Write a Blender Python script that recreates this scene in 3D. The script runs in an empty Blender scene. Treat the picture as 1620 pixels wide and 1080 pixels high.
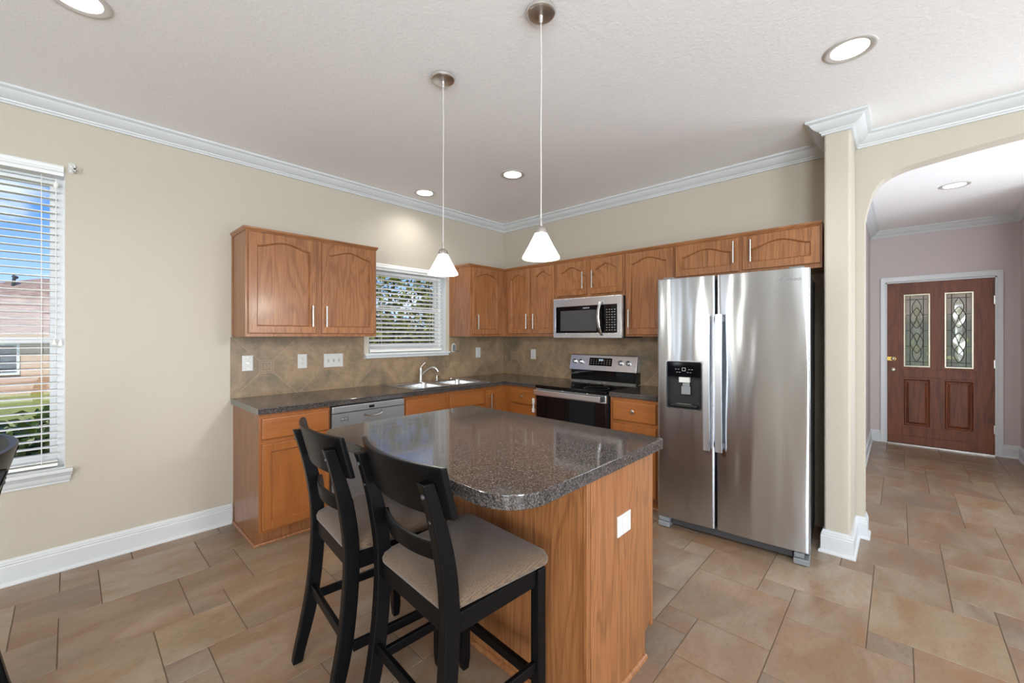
import bpy, bmesh, math, random
from mathutils import Vector, Matrix
PI = math.pi
scene = bpy.context.scene
col = scene.collection
random.seed(7)

# ------------------------------------------------------------------ camera
cam_d = bpy.data.cameras.new('camera')
cam = bpy.data.objects.new('camera', cam_d); col.objects.link(cam)
cam_d.sensor_fit = 'HORIZONTAL'; cam_d.sensor_width = 36.0
cam_d.lens = 654.69 / 1620 * 36.0
cam_d.shift_y = -(540 - 531.41) / 1620
cam_d.clip_start = 0.02; cam_d.clip_end = 300
cam.location = (3.603, -3.7046, 1.3769)
cam.rotation_euler = (PI / 2, 0, math.radians(43.065))
scene.camera = cam
vs = scene.view_settings
vs.view_transform = 'Standard'; vs.look = 'None'; vs.gamma = 1.0; vs.use_curve_mapping = False
vs.exposure = 0.14
scene.cycles.max_bounces = 10; scene.cycles.diffuse_bounces = 5
scene.cycles.glossy_bounces = 5; scene.cycles.transparent_max_bounces = 12
scene.cycles.caustics_reflective = False; scene.cycles.caustics_refractive = False
scene.cycles.sample_clamp_indirect = 6.0
scene.cycles.use_denoising = True

# ------------------------------------------------------------------ world (day sky with a few clouds)
w = bpy.data.worlds.new('sky'); scene.world = w; w.use_nodes = True
nt = w.node_tree; N = nt.nodes; L = nt.links
N.clear()
wo = N.new('ShaderNodeOutputWorld'); wb = N.new('ShaderNodeBackground')
tc = N.new('ShaderNodeTexCoord'); sx = N.new('ShaderNodeSeparateXYZ')
rp = N.new('ShaderNodeValToRGB')
e = rp.color_ramp.elements
e[0].position = 0.0; e[0].color = (0.48, 0.68, 0.95, 1)
e[1].position = 0.75; e[1].color = (0.02, 0.09, 0.45, 1)
m1 = rp.color_ramp.elements.new(0.22); m1.color = (0.06, 0.22, 0.62, 1)
L.new(tc.outputs['Generated'], sx.inputs[0]); L.new(sx.outputs['Z'], rp.inputs[0])
mp = N.new('ShaderNodeMapping'); mp.inputs['Scale'].default_value = (2.2, 2.2, 6.0)
mp.inputs['Location'].default_value = (0.6, 0.2, 0.0)
nz = N.new('ShaderNodeTexNoise'); nz.inputs['Scale'].default_value = 2.0; nz.inputs['Detail'].default_value = 7
cr = N.new('ShaderNodeValToRGB'); cr.color_ramp.elements[0].position = 0.52; cr.color_ramp.elements[1].position = 0.68
mx = N.new('ShaderNodeMix'); mx.data_type = 'RGBA'
L.new(tc.outputs['Generated'], mp.inputs[0]); L.new(mp.outputs[0], nz.inputs['Vector'])
L.new(nz.outputs[0], cr.inputs[0]); L.new(cr.outputs[0], mx.inputs[0])
L.new(rp.outputs[0], mx.inputs[6]); mx.inputs[7].default_value = (0.85, 0.88, 0.92, 1)
L.new(mx.outputs[2], wb.inputs[0]); wb.inputs[1].default_value = 1.5
L.new(wb.outputs[0], wo.inputs[0])

# ------------------------------------------------------------------ sun, and added fill lights in unseen openings out of view
def add_light(name, kind, loc, rot, energy, color=(1, 1, 1), parent=None, **kw):
    d = bpy.data.lights.new(name, kind); d.energy = energy; d.color = color
    for k, v in kw.items(): setattr(d, k, v)
    o = bpy.data.objects.new(name, d); col.objects.link(o)
    o.location = loc; o.rotation_euler = rot
    if parent: o.parent = parent
    return o
add_light('sun', 'SUN', (5, -5, 12), (math.radians(10), math.radians(40), 0), 4.2, (1, 0.95, 0.87), angle=0.01)
RX, RY = 6.8, -7.6           # far corners of the room behind the camera
FILL_COLOR = (0.85, 0.93, 1.0)
ADDED_BACKWIN = [(0.85, 1.10), (5.0, 6.5)]  # narrow one for a streak on the fridge, wide one added as unseen fill
for a, b in ADDED_BACKWIN:
    add_light('added_back_fill', 'AREA', ((a + b) / 2, RY + 0.12, 1.45), (PI / 2 + 0.5, 0, 0), (150 if b - a > 1 else 30) * (b - a), FILL_COLOR,
              shape='RECTANGLE', size=b - a, size_y=1.7)
for yy, pw, tl in ((-1.9, 45, 0.25), (-4.7, 170, 0.55)):
    add_light('added_right_fill', 'AREA', (RX - 0.12, yy, 1.2), (PI / 2 + tl, 0, PI / 2), pw, FILL_COLOR,
              shape='RECTANGLE', size=1.6, size_y=2.0)  # made-up patio openings, tilted up to brighten walls and ceiling
add_light('added_hall_fill', 'AREA', (5.38, 1.0, 1.4), (PI / 2 + 0.4, 0, PI / 2), 42, FILL_COLOR, shape='RECTANGLE', size=1.2, size_y=1.5)  # fill added out of view to brighten the hall

# ------------------------------------------------------------------ materials
def s2l(c):
    return tuple((x / 255 / 12.92) if x / 255 <= 0.04045 else ((x / 255 + 0.055) / 1.055) ** 2.4 for x in c) + (1,)
def mat(name, color, rough=0.5, metal=0.0, **kw):
    m = bpy.data.materials.new(name); m.use_nodes = True
    b = m.node_tree.nodes['Principled BSDF']
    b.inputs['Base Color'].default_value = color if len(color) == 4 else color + (1,)
    b.inputs['Roughness'].default_value = rough; b.inputs['Metallic'].default_value = metal
    for k, v in kw.items(): b.inputs[k].default_value = v
    return m
def nodes(m):
    t = m.node_tree; return t.nodes, t.links, t.nodes['Principled BSDF']
def ramp(Nn, stops):
    r = Nn.new('ShaderNodeValToRGB'); el = r.color_ramp.elements
    el[0].position, el[0].color = stops[0][0], stops[0][1]
    el[1].position, el[1].color = stops[-1][0], stops[-1][1]
    for p, c in stops[1:-1]:
        x = el.new(p); x.color = c
    return r
def mapping(Nn, Ll, scale, rnd=False, coord='Object'):
    t = Nn.new('ShaderNodeTexCoord'); mpn = Nn.new('ShaderNodeMapping'); mpn.inputs['Scale'].default_value = scale
    Ll.new(t.outputs[coord], mpn.inputs[0])
    if rnd:
        oi = Nn.new('ShaderNodeObjectInfo'); mu = Nn.new('ShaderNodeMath'); mu.operation = 'MULTIPLY'; mu.inputs[1].default_value = 17.0
        Ll.new(oi.outputs['Random'], mu.inputs[0])
        cx = Nn.new('ShaderNodeCombineXYZ')
        for k in range(3): Ll.new(mu.outputs[0], cx.inputs[k])
        Ll.new(cx.outputs[0], mpn.inputs['Location'])
    return mpn
def noise(Nn, Ll, vec, scale, detail=4, rough=0.55, dist=0.0):
    n = Nn.new('ShaderNodeTexNoise'); n.inputs['Scale'].default_value = scale; n.inputs['Detail'].default_value = detail
    n.inputs['Roughness'].default_value = rough; n.inputs['Distortion'].default_value = dist
    Ll.new(vec.outputs[0], n.inputs['Vector']); return n
def bump(Nn, Ll, b, height, strength, dist=0.002):
    bp = Nn.new('ShaderNodeBump'); bp.inputs['Strength'].default_value = strength; bp.inputs['Distance'].default_value = dist
    Ll.new(height, bp.inputs['Height']); Ll.new(bp.outputs[0], b.inputs['Normal']); return bp
def mixc(Nn, Ll, fac, a, b_, blend='MIX'):
    q = Nn.new('ShaderNodeMix'); q.data_type = 'RGBA'; q.blend_type = blend
    for s, v in ((0, fac), (6, a), (7, b_)):
        if hasattr(v, 'links'): Ll.new(v, q.inputs[s])
        else: q.inputs[s].default_value = v
    return q.outputs[2]

def paint(name, color, strength=0.35, scale=90, rough=0.75):
    m = mat(name, color, rough); Nn, Ll, b = nodes(m)
    mpn = mapping(Nn, Ll, (1, 1, 1)); n = noise(Nn, Ll, mpn, scale, 3, 0.6)
    bump(Nn, Ll, b, n.outputs[0], strength, 0.004); return m
def wood(name, dark, mid, light, axis='z', rough=0.38, contour=30.0, cs=0.4):
    m = mat(name, mid, rough); Nn, Ll, b = nodes(m)
    i = 'xyz'.index(axis)
    sc = [7.0, 7.0, 7.0]; sc[i] = 0.9
    mpn = mapping(Nn, Ll, tuple(sc), True)
    n = noise(Nn, Ll, mpn, 1.0, 1.5, 0.5, 0.4)
    mu = Nn.new('ShaderNodeMath'); mu.operation = 'MULTIPLY'; mu.inputs[1].default_value = contour * 2
    Ll.new(n.outputs[0], mu.inputs[0])
    si = Nn.new('ShaderNodeMath'); si.operation = 'SINE'; Ll.new(mu.outputs[0], si.inputs[0])
    mr = Nn.new('ShaderNodeMapRange'); mr.inputs[1].default_value = -1; mr.inputs[2].default_value = 1
    Ll.new(si.outputs[0], mr.inputs[0])
    sc2 = [110.0, 110.0, 110.0]; sc2[i] = 3.5
    m2 = mapping(Nn, Ll, tuple(sc2), True); f = noise(Nn, Ll, m2, 1.0, 3, 0.6)
    r = ramp(Nn, [(0.25, dark), (0.5, mid), (0.78, light)]); Ll.new(f.outputs[0], r.inputs[0])
    r2 = ramp(Nn, [(0.0, (1 - cs, 1 - cs * 1.1, 1 - cs * 1.2, 1)), (0.45, (1, 1, 1, 1)), (1.0, (1.0, 1.0, 1.0, 1))]); Ll.new(mr.outputs[0], r2.inputs[0])
    c = mixc(Nn, Ll, 1.0, r.outputs[0], r2.outputs[0], 'MULTIPLY')
    Ll.new(c, b.inputs['Base Color'])
    bump(Nn, Ll, b, f.outputs[0], 0.12, 0.001)
    b.inputs['Coat Weight'].default_value = 0.25 if 'mahog' not in name else 0.0; b.inputs['Coat Roughness'].default_value = 0.2
    return m
def steel(name, color, rough, aniso=0.75, rot=0.0, wav=0.0, brush=True):
    m = mat(name, color, rough, 1.0); Nn, Ll, b = nodes(m)
    b.inputs['Anisotropic'].default_value = aniso; b.inputs['Anisotropic Rotation'].default_value = rot
    tg = Nn.new('ShaderNodeTangent'); tg.direction_type = 'RADIAL'; tg.axis = 'Z'
    Ll.new(tg.outputs[0], b.inputs['Tangent'])
    if wav:
        mpn = mapping(Nn, Ll, (7, 7, 1.1)); n = noise(Nn, Ll, mpn, 1.0, 1.0, 0.4)
        bump(Nn, Ll, b, n.outputs[0], wav, 0.02)
    return m

M = {}
M['wall'] = paint('beige_wall_paint', s2l((188, 180, 165)), 0.5, 75)
M['hall'] = paint('mauve_wall_paint', s2l((200, 189, 187)), 0.3, 110)
M['ceiling'] = paint('ceiling_paint', s2l((243, 242, 241)), 0.55, 60, 0.85)
M['white'] = mat('white_trim_paint', s2l((208, 211, 212)), 0.35)
M['vinyl'] = mat('white_vinyl', s2l((228, 229, 228)), 0.4)
M['slat'] = mat('white_blind_slat', s2l((232, 231, 226)), 0.45)
M['plate'] = mat('white_plastic', s2l((204, 203, 199)), 0.4)
M['slot'] = mat('dark_slot', s2l((40, 38, 36)), 0.6)
M['oak'] = wood('honey_oak', s2l((119, 74, 41)), s2l((148, 96, 56)), s2l((163, 112, 70)), 'z', 0.36, 34, 0.22)
M['oakh'] = wood('honey_oak_crosswise', s2l((119, 74, 41)), s2l((146, 94, 55)), s2l((161, 110, 68)), 'x', 0.36, 34, 0.22)
M['base'] = wood('honey_oak_orange_lit', s2l((132, 78, 35)), s2l((147, 88, 41)), s2l((156, 97, 48)), 'z', 0.36, 6, 0.12)  # same oak as the uppers, orange cast of the light put into its colour
M['baseh'] = wood('honey_oak_orange_lit_crosswise', s2l((132, 78, 35)), s2l((147, 88, 41)), s2l((156, 97, 48)), 'x', 0.36, 6, 0.12)
M['door'] = wood('mahogany', s2l((76, 36, 14)), s2l((112, 56, 24)), s2l((134, 72, 32)), 'z', 0.5, 14, 0.3)
M['black'] = mat('black_lacquer', (0.003, 0.003, 0.0035), 0.33, **{'Specular IOR Level': 0.16})
M['gloss'] = mat('black_glass', (0.003, 0.003, 0.004), 0.06, **{'Specular IOR Level': 0.3})
M['satinblack'] = mat('black_plastic', (0.012, 0.012, 0.013), 0.4)
M['greyplastic'] = mat('grey_plastic', (0.19, 0.2, 0.21), 0.45)
M['darkgrey'] = mat('dark_grey_paint', (0.05, 0.05, 0.055), 0.4)
M['steel'] = steel('stainless_steel', (0.70, 0.715, 0.74), 0.27, 0.7, 0.0, 0.0)
M['fridge'] = steel('brushed_stainless', (0.53, 0.555, 0.59), 0.22, 0.85, 0.25, 0.5)
M['barsteel'] = steel('satin_bar_steel', (0.60, 0.61, 0.625), 0.40, 0.4)
M['dw'] = steel('dull_stainless', (0.40, 0.405, 0.41), 0.42, 0.5, 0.0, 0.0)
M['nickel'] = mat('brushed_nickel', (0.50, 0.475, 0.44), 0.3, 1.0)
M['canopy'] = mat('satin_nickel', (0.74, 0.73, 0.70), 0.3, 1.0)
M['chrome'] = mat('polished_chrome', (0.75, 0.75, 0.76), 0.1, 1.0)
M['sink'] = mat('sink_steel', (0.62, 0.63, 0.64), 0.22, 1.0)
M['brass'] = mat('polished_brass', (0.78, 0.55, 0.16), 0.2, 1.0)
M['pewter'] = mat('antique_pewter', (0.36, 0.32, 0.25), 0.35, 1.0)
M['lead'] = mat('lead_came', (0.13, 0.12, 0.10), 0.35, 0.8)
M['screen'] = mat('button_print', s2l((150, 152, 152)), 0.5)
M['cord'] = mat('clear_cord', s2l((205, 202, 196)), 0.3)
M['strip'] = mat('grey_laminate_strip', s2l((128, 127, 120)), 0.4)
M['grout'] = mat('grout', s2l((104, 88, 72)), 0.9)

def emis(name, color, strength):
    m = mat(name, color, 0.4); b = m.node_tree.nodes['Principled BSDF']
    b.inputs['Emission Color'].default_value = color if len(color) == 4 else color + (1,)
    b.inputs['Emission Strength'].default_value = strength; return m
M['lens'] = emis('lit_lens', (1.0, 0.97, 0.92), 3.5)
M['shade'] = emis('lit_frosted_glass', (1.0, 0.965, 0.91), 2.6)
M['clock'] = emis('lit_display', (0.6, 0.8, 0.9), 0.4)

# speckled laminate
m = mat('speckled_counter', (0.05, 0.05, 0.05), 0.075); Nn, Ll, b = nodes(m)
mpn = mapping(Nn, Ll, (1, 1, 1))
n1 = noise(Nn, Ll, mpn, 170, 2, 0.75); n2 = noise(Nn, Ll, mpn, 420, 1, 0.5); n3 = noise(Nn, Ll, mpn, 14, 3)
r1 = ramp(Nn, [(0.34, s2l((34, 34, 36))), (0.45, s2l((60, 57, 56))), (0.55, s2l((80, 74, 71))), (0.68, s2l((112, 104, 98)))])
Ll.new(n1.outputs[0], r1.inputs[0])
r2 = ramp(Nn, [(0.36, s2l((24, 24, 26))), (0.45, s2l((255, 255, 255)))]); Ll.new(n2.outputs[0], r2.inputs[0])
c = mixc(Nn, Ll, 0.8, r1.outputs[0], r2.outputs[0], 'MULTIPLY'); Ll.new(c, b.inputs['Base Color'])
b.inputs['Specular IOR Level'].default_value = 0.5
M['counter'] = m

# floor tile: colour of each tile from a per-face attribute plus cloudy mottling
m = mat('stone_floor_tile', (0.4, 0.3, 0.2), 0.33); Nn, Ll, b = nodes(m)
at = Nn.new('ShaderNodeAttribute'); at.attribute_name = 'tile'
ad = Nn.new('ShaderNodeVectorMath'); ad.operation = 'MULTIPLY_ADD'
geo = Nn.new('ShaderNodeTexCoord')
sep = Nn.new('ShaderNodeSeparateColor'); Ll.new(at.outputs['Color'], sep.inputs[0])
off = Nn.new('ShaderNodeVectorMath'); off.operation = 'SCALE'; off.inputs['Scale'].default_value = 37.0
Ll.new(at.outputs['Color'], off.inputs[0])
ad.inputs[1].default_value = (1, 1, 1); Ll.new(geo.outputs['Object'], ad.inputs[0]); Ll.new(off.outputs[0], ad.inputs[2])
mpn = Nn.new('ShaderNodeMapping'); mpn.inputs['Scale'].default_value = (2.1, 1.0, 1); Ll.new(ad.outputs[0], mpn.inputs[0])
n1 = noise(Nn, Ll, mpn, 3.4, 6, 0.62, 0.5); n2 = noise(Nn, Ll, mpn, 2.2, 5, 0.6, 0.8); n3 = noise(Nn, Ll, mpn, 26, 5, 0.7)
r0 = ramp(Nn, [(0.0, s2l((133, 111, 89))), (0.3, s2l((123, 108, 94))), (0.55, s2l((145, 123, 96))), (0.8, s2l((133, 107, 86))), (1.0, s2l((152, 137, 119)))])
Ll.new(sep.outputs[0], r0.inputs[0])
r1 = ramp(Nn, [(0.42, (0, 0, 0, 1)), (0.66, (0.75, 0.75, 0.75, 1))]); Ll.new(n1.outputs[0], r1.inputs[0])
c = mixc(Nn, Ll, r1.outputs[0], r0.outputs[0], s2l((136, 100, 70)))
r2 = ramp(Nn, [(0.45, (0, 0, 0, 1)), (0.72, (0.7, 0.7, 0.7, 1))]); Ll.new(n2.outputs[0], r2.inputs[0])
c = mixc(Nn, Ll, r2.outputs[0], c, s2l((162, 146, 127)))
r3 = ramp(Nn, [(0.3, (0.74, 0.72, 0.7, 1)), (0.5, (1, 1, 1, 1))]); Ll.new(n3.outputs[0], r3.inputs[0])
c = mixc(Nn, Ll, 0.7, c, r3.outputs[0], 'MULTIPLY'); Ll.new(c, b.inputs['Base Color'])
bump(Nn, Ll, b, n3.outputs[0], 0.1, 0.002)
M['tile'] = m

# backsplash: diagonal slate tiles with square relief inserts; u runs along the wall, offset u0
def splash(name, axis, u0):
    m = mat(name, (0.2, 0.15, 0.1), 0.45); Nn, Ll, b = nodes(m)
    t = Nn.new('ShaderNodeTexCoord'); s = Nn.new('ShaderNodeSeparateXYZ'); Ll.new(t.outputs['Object'], s.inputs[0])
    def mth(op, a, b_=None, c_=None):
        q = Nn.new('ShaderNodeMath'); q.operation = op
        for k, v in enumerate((a, b_, c_)):
            if v is None: continue
            if hasattr(v, 'links'): Ll.new(v, q.inputs[k])
            else: q.inputs[k].default_value = v
        return q.outputs[0]
    P = 0.4715
    u = mth('SUBTRACT', s.outputs[axis], u0); z = mth('SUBTRACT', s.outputs['Z'], 1.14)
    p = mth('DIVIDE', mth('ADD', u, z), P); q = mth('DIVIDE', mth('SUBTRACT', u, z), P)
    def dline(v): return mth('ABSOLUTE', mth('SUBTRACT', mth('FRACT', mth('ADD', v, 0.5)), 0.5))
    dl = mth('MINIMUM', dline(p), dline(q))
    joint = mth('LESS_THAN', dl, 0.0085)
    uf = mth('MULTIPLY', mth('SUBTRACT', mth('FRACT', mth('ADD', mth('DIVIDE', u, P), 0.5)), 0.5), P)
    sq = mth('MAXIMUM', mth('ABSOLUTE', uf), mth('ABSOLUTE', z))
    inside = mth('LESS_THAN', sq, 0.051)
    edge = mth('MULTIPLY', inside, mth('GREATER_THAN', sq, 0.047))
    ring = mth('MULTIPLY', inside, mth('LESS_THAN', mth('ABSOLUTE', mth('SUBTRACT', sq, 0.034)), 0.004))
    rad = mth('POWER', mth('ADD', mth('POWER', uf, 2.0), mth('POWER', z, 2.0)), 0.5)
    ring2 = mth('MULTIPLY', inside, mth('LESS_THAN', mth('ABSOLUTE', mth('SUBTRACT', rad, 0.017)), 0.004))
    dot = mth('LESS_THAN', rad, 0.007)
    relief = mth('MINIMUM', mth('ADD', mth('ADD', ring, ring2), mth('ADD', dot, edge)), 1.0)
    gm = mth('MAXIMUM', edge, mth('MULTIPLY', joint, mth('SUBTRACT', 1.0, inside)))
    mpn = mapping(Nn, Ll, (1, 1, 1)); n1 = noise(Nn, Ll, mpn, 4.0, 6, 0.62, 0.7); n2 = noise(Nn, Ll, mpn, 16, 6, 0.7, 0.6)
    cells = Nn.new('ShaderNodeCombineXYZ')
    Ll.new(mth('FLOOR', p), cells.inputs[0]); Ll.new(mth('FLOOR', q), cells.inputs[1])
    wn = Nn.new('ShaderNodeTexWhiteNoise'); Ll.new(cells.outputs[0], wn.inputs['Vector'])
    f = mth('ADD', mth('MULTIPLY', wn.outputs[0], 0.18), mth('SUBTRACT', mth('MULTIPLY', n1.outputs[0], 1.0), 0.08))
    r = ramp(Nn, [(0.30, s2l((112, 102, 84))), (0.45, s2l((138, 118, 94))), (0.58, s2l((156, 131, 104))), (0.75, s2l((168, 142, 112)))]); Ll.new(f, r.inputs[0])
    r2 = ramp(Nn, [(0.34, (0.72, 0.72, 0.68, 1)), (0.56, (1, 1, 1, 1))]); Ll.new(n2.outputs[0], r2.inputs[0])
    c = mixc(Nn, Ll, 0.8, r.outputs[0], r2.outputs[0], 'MULTIPLY')
    c = mixc(Nn, Ll, mth('MULTIPLY', inside, 0.55), c, s2l((138, 116, 94)))
    c = mixc(Nn, Ll, mth('MULTIPLY', relief, 0.45), c, s2l((164, 142, 116)))
    c = mixc(Nn, Ll, mth('MULTIPLY', gm, 0.75), c, s2l((160, 136, 112)))
    Ll.new(c, b.inputs['Base Color'])
    h = mth('ADD', mth('MULTIPLY', n2.outputs[0], 0.4), mth('SUBTRACT', relief, gm))
    bump(Nn, Ll, b, h, 0.5, 0.003)
    return m
M['splashA'] = splash('slate_backsplash', 'Y', -2.657)
M['splashB'] = splash('slate_backsplash_range', 'X', 0.183)

# upholstery weave
m = mat('tan_tweed', s2l((127, 98, 73)), 0.9); Nn, Ll, b = nodes(m)
mpn = mapping(Nn, Ll, (1, 1, 1)); wv = Nn.new('ShaderNodeTexWave'); wv.inputs['Scale'].default_value = 85; wv.inputs['Distortion'].default_value = 7
wv.inputs['Detail'].default_value = 3; wv.inputs['Detail Scale'].default_value = 6
Ll.new(mpn.outputs[0], wv.inputs['Vector']); n1 = noise(Nn, Ll, mpn, 240, 2)
r = ramp(Nn, [(0.15, s2l((82, 64, 48))), (0.85, s2l((112, 90, 69)))]); Ll.new(wv.outputs[0], r.inputs[0])
r2 = ramp(Nn, [(0.3, (0.6, 0.57, 0.54, 1)), (0.6, (1, 1, 1, 1))]); Ll.new(n1.outputs[0], r2.inputs[0])
c = mixc(Nn, Ll, 0.8, r.outputs[0], r2.outputs[0], 'MULTIPLY'); Ll.new(c, b.inputs['Base Color'])
bump(Nn, Ll, b, n1.outputs[0], 0.5, 0.002); b.inputs['Sheen Weight'].default_value = 0.2
M['tweed'] = m

# window pane: clear sheet with a slight reflection
def pane_mat(name, tint=(0.97, 0.98, 0.98, 1)):
    m = bpy.data.materials.new(name); m.use_nodes = True; t = m.node_tree; t.nodes.clear()
    o = t.nodes.new('ShaderNodeOutputMaterial'); mxs = t.nodes.new('ShaderNodeMixShader')
    tr = t.nodes.new('ShaderNodeBsdfTransparent'); gl = t.nodes.new('ShaderNodeBsdfGlossy'); fr = t.nodes.new('ShaderNodeFresnel')
    tr.inputs[0].default_value = tint; gl.inputs['Roughness'].default_value = 0.02; fr.inputs[0].default_value = 1.2
    t.links.new(fr.outputs[0], mxs.inputs[0]); t.links.new(tr.outputs[0], mxs.inputs[1]); t.links.new(gl.outputs[0], mxs.inputs[2])
    t.links.new(mxs.outputs[0], o.inputs[0]); return m
M['pane'] = pane_mat('window_pane')
# bevelled and frosted art glass of the front door: part see-through, part light-scattering
def art_glass(name, tint, clear, scale, strength):
    m = bpy.data.materials.new(name); m.use_nodes = True; t = m.node_tree; t.nodes.clear(); Nn, Ll = t.nodes, t.links
    o = Nn.new('ShaderNodeOutputMaterial'); m1_ = Nn.new('ShaderNodeMixShader'); m2_ = Nn.new('ShaderNodeMixShader')
    tr = Nn.new('ShaderNodeBsdfTransparent'); tl = Nn.new('ShaderNodeBsdfTranslucent'); gl = Nn.new('ShaderNodeBsdfGlossy')
    tr.inputs[0].default_value = tint; tl.inputs[0].default_value = tint; gl.inputs['Roughness'].default_value = 0.1
    m1_.inputs[0].default_value = clear; m2_.inputs[0].default_value = 0.05
    mpn = mapping(Nn, Ll, (1, 1, 1)); vo = Nn.new('ShaderNodeTexVoronoi'); vo.inputs['Scale'].default_value = scale; Ll.new(mpn.outputs[0], vo.inputs['Vector'])
    bp = Nn.new('ShaderNodeBump'); bp.inputs['Strength'].default_value = strength; bp.inputs['Distance'].default_value = 0.01; Ll.new(vo.outputs['Distance'], bp.inputs['Height'])
    Ll.new(bp.outputs[0], gl.inputs['Normal']); Ll.new(bp.outputs[0], tl.inputs['Normal'])
    Ll.new(tl.outputs[0], m1_.inputs[1]); Ll.new(tr.outputs[0], m1_.inputs[2]); Ll.new(m1_.outputs[0], m2_.inputs[1]); Ll.new(gl.outputs[0], m2_.inputs[2])
    Ll.new(m2_.outputs[0], o.inputs[0]); return m
M['artglass'] = art_glass('bevelled_art_glass', (0.95, 0.95, 0.88, 1), 0.85, 10, 0.15)
M['frostglass'] = art_glass('frosted_art_glass', (0.92, 0.88, 0.78, 1), 0.65, 150, 0.8)

def leaf(name, c1, c2):
    m = mat(name, c1, 0.5); Nn, Ll, b = nodes(m)
    mpn = mapping(Nn, Ll, (1, 1, 1)); n = noise(Nn, Ll, mpn, 9, 2)
    r = ramp(Nn, [(0.35, c1), (0.65, c2)]); Ll.new(n.outputs[0], r.inputs[0]); Ll.new(r.outputs[0], b.inputs['Base Color']); return m
M['leaf_dark'] = leaf('dark_leaves', s2l((56, 80, 24)), s2l((128, 150, 58)))
M['leaf_mid'] = leaf('olive_leaves', s2l((70, 76, 24)), s2l((150, 150, 60)))
M['leaf_lime'] = leaf('lime_leaves', s2l((130, 140, 30)), s2l((190, 190, 70)))
M['bark'] = mat('bark', s2l((92, 72, 54)), 0.9)
M['grass'] = leaf('lawn_grass', s2l((112, 128, 50)), s2l((160, 164, 84)))
M['soil'] = mat('garden_soil', s2l((60, 48, 38)), 0.95)
m = mat('roof_shingles', s2l((150, 128, 110)), 0.9); Nn, Ll, b = nodes(m)
mpn = mapping(Nn, Ll, (1, 1, 1)); br = Nn.new('ShaderNodeTexNoise'); br.inputs['Scale'].default_value = 3.0
mp2 = Nn.new('ShaderNodeMapping'); mp2.inputs['Scale'].default_value = (3, 1.2, 9); Ll.new(mpn.outputs[0], mp2.inputs[0]); Ll.new(mp2.outputs[0], br.inputs['Vector'])
r = ramp(Nn, [(0.35, s2l((132, 108, 92))), (0.65, s2l((184, 160, 140)))]); Ll.new(br.outputs[0], r.inputs[0]); Ll.new(r.outputs[0], b.inputs['Base Color'])
M['shingle'] = m
M['siding'] = mat('tan_siding', s2l((186, 156, 126)), 0.85)
m = mat('tan_brick', s2l((176, 140, 112)), 0.85); Nn, Ll, b = nodes(m)
t = Nn.new('ShaderNodeTexCoord'); mp2 = Nn.new('ShaderNodeMapping'); mp2.inputs['Rotation'].default_value = (PI / 2, 0, PI / 2); Ll.new(t.outputs['Object'], mp2.inputs[0])
bk = Nn.new('ShaderNodeTexBrick'); bk.inputs['Scale'].default_value = 4.0
bk.inputs['Color1'].default_value = s2l((180, 140, 110)); bk.inputs['Color2'].default_value = s2l((160, 122, 96)); bk.inputs['Mortar'].default_value = s2l((200, 184, 164))
Ll.new(mp2.outputs[0], bk.inputs['Vector']); Ll.new(bk.outputs[0], b.inputs['Base Color']); M['brick'] = m
M['fence'] = mat('cedar_fence', s2l((120, 82, 60)), 0.9)
M['darkpane'] = mat('dark_house_glass', s2l((52, 60, 70)), 0.15)

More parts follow.
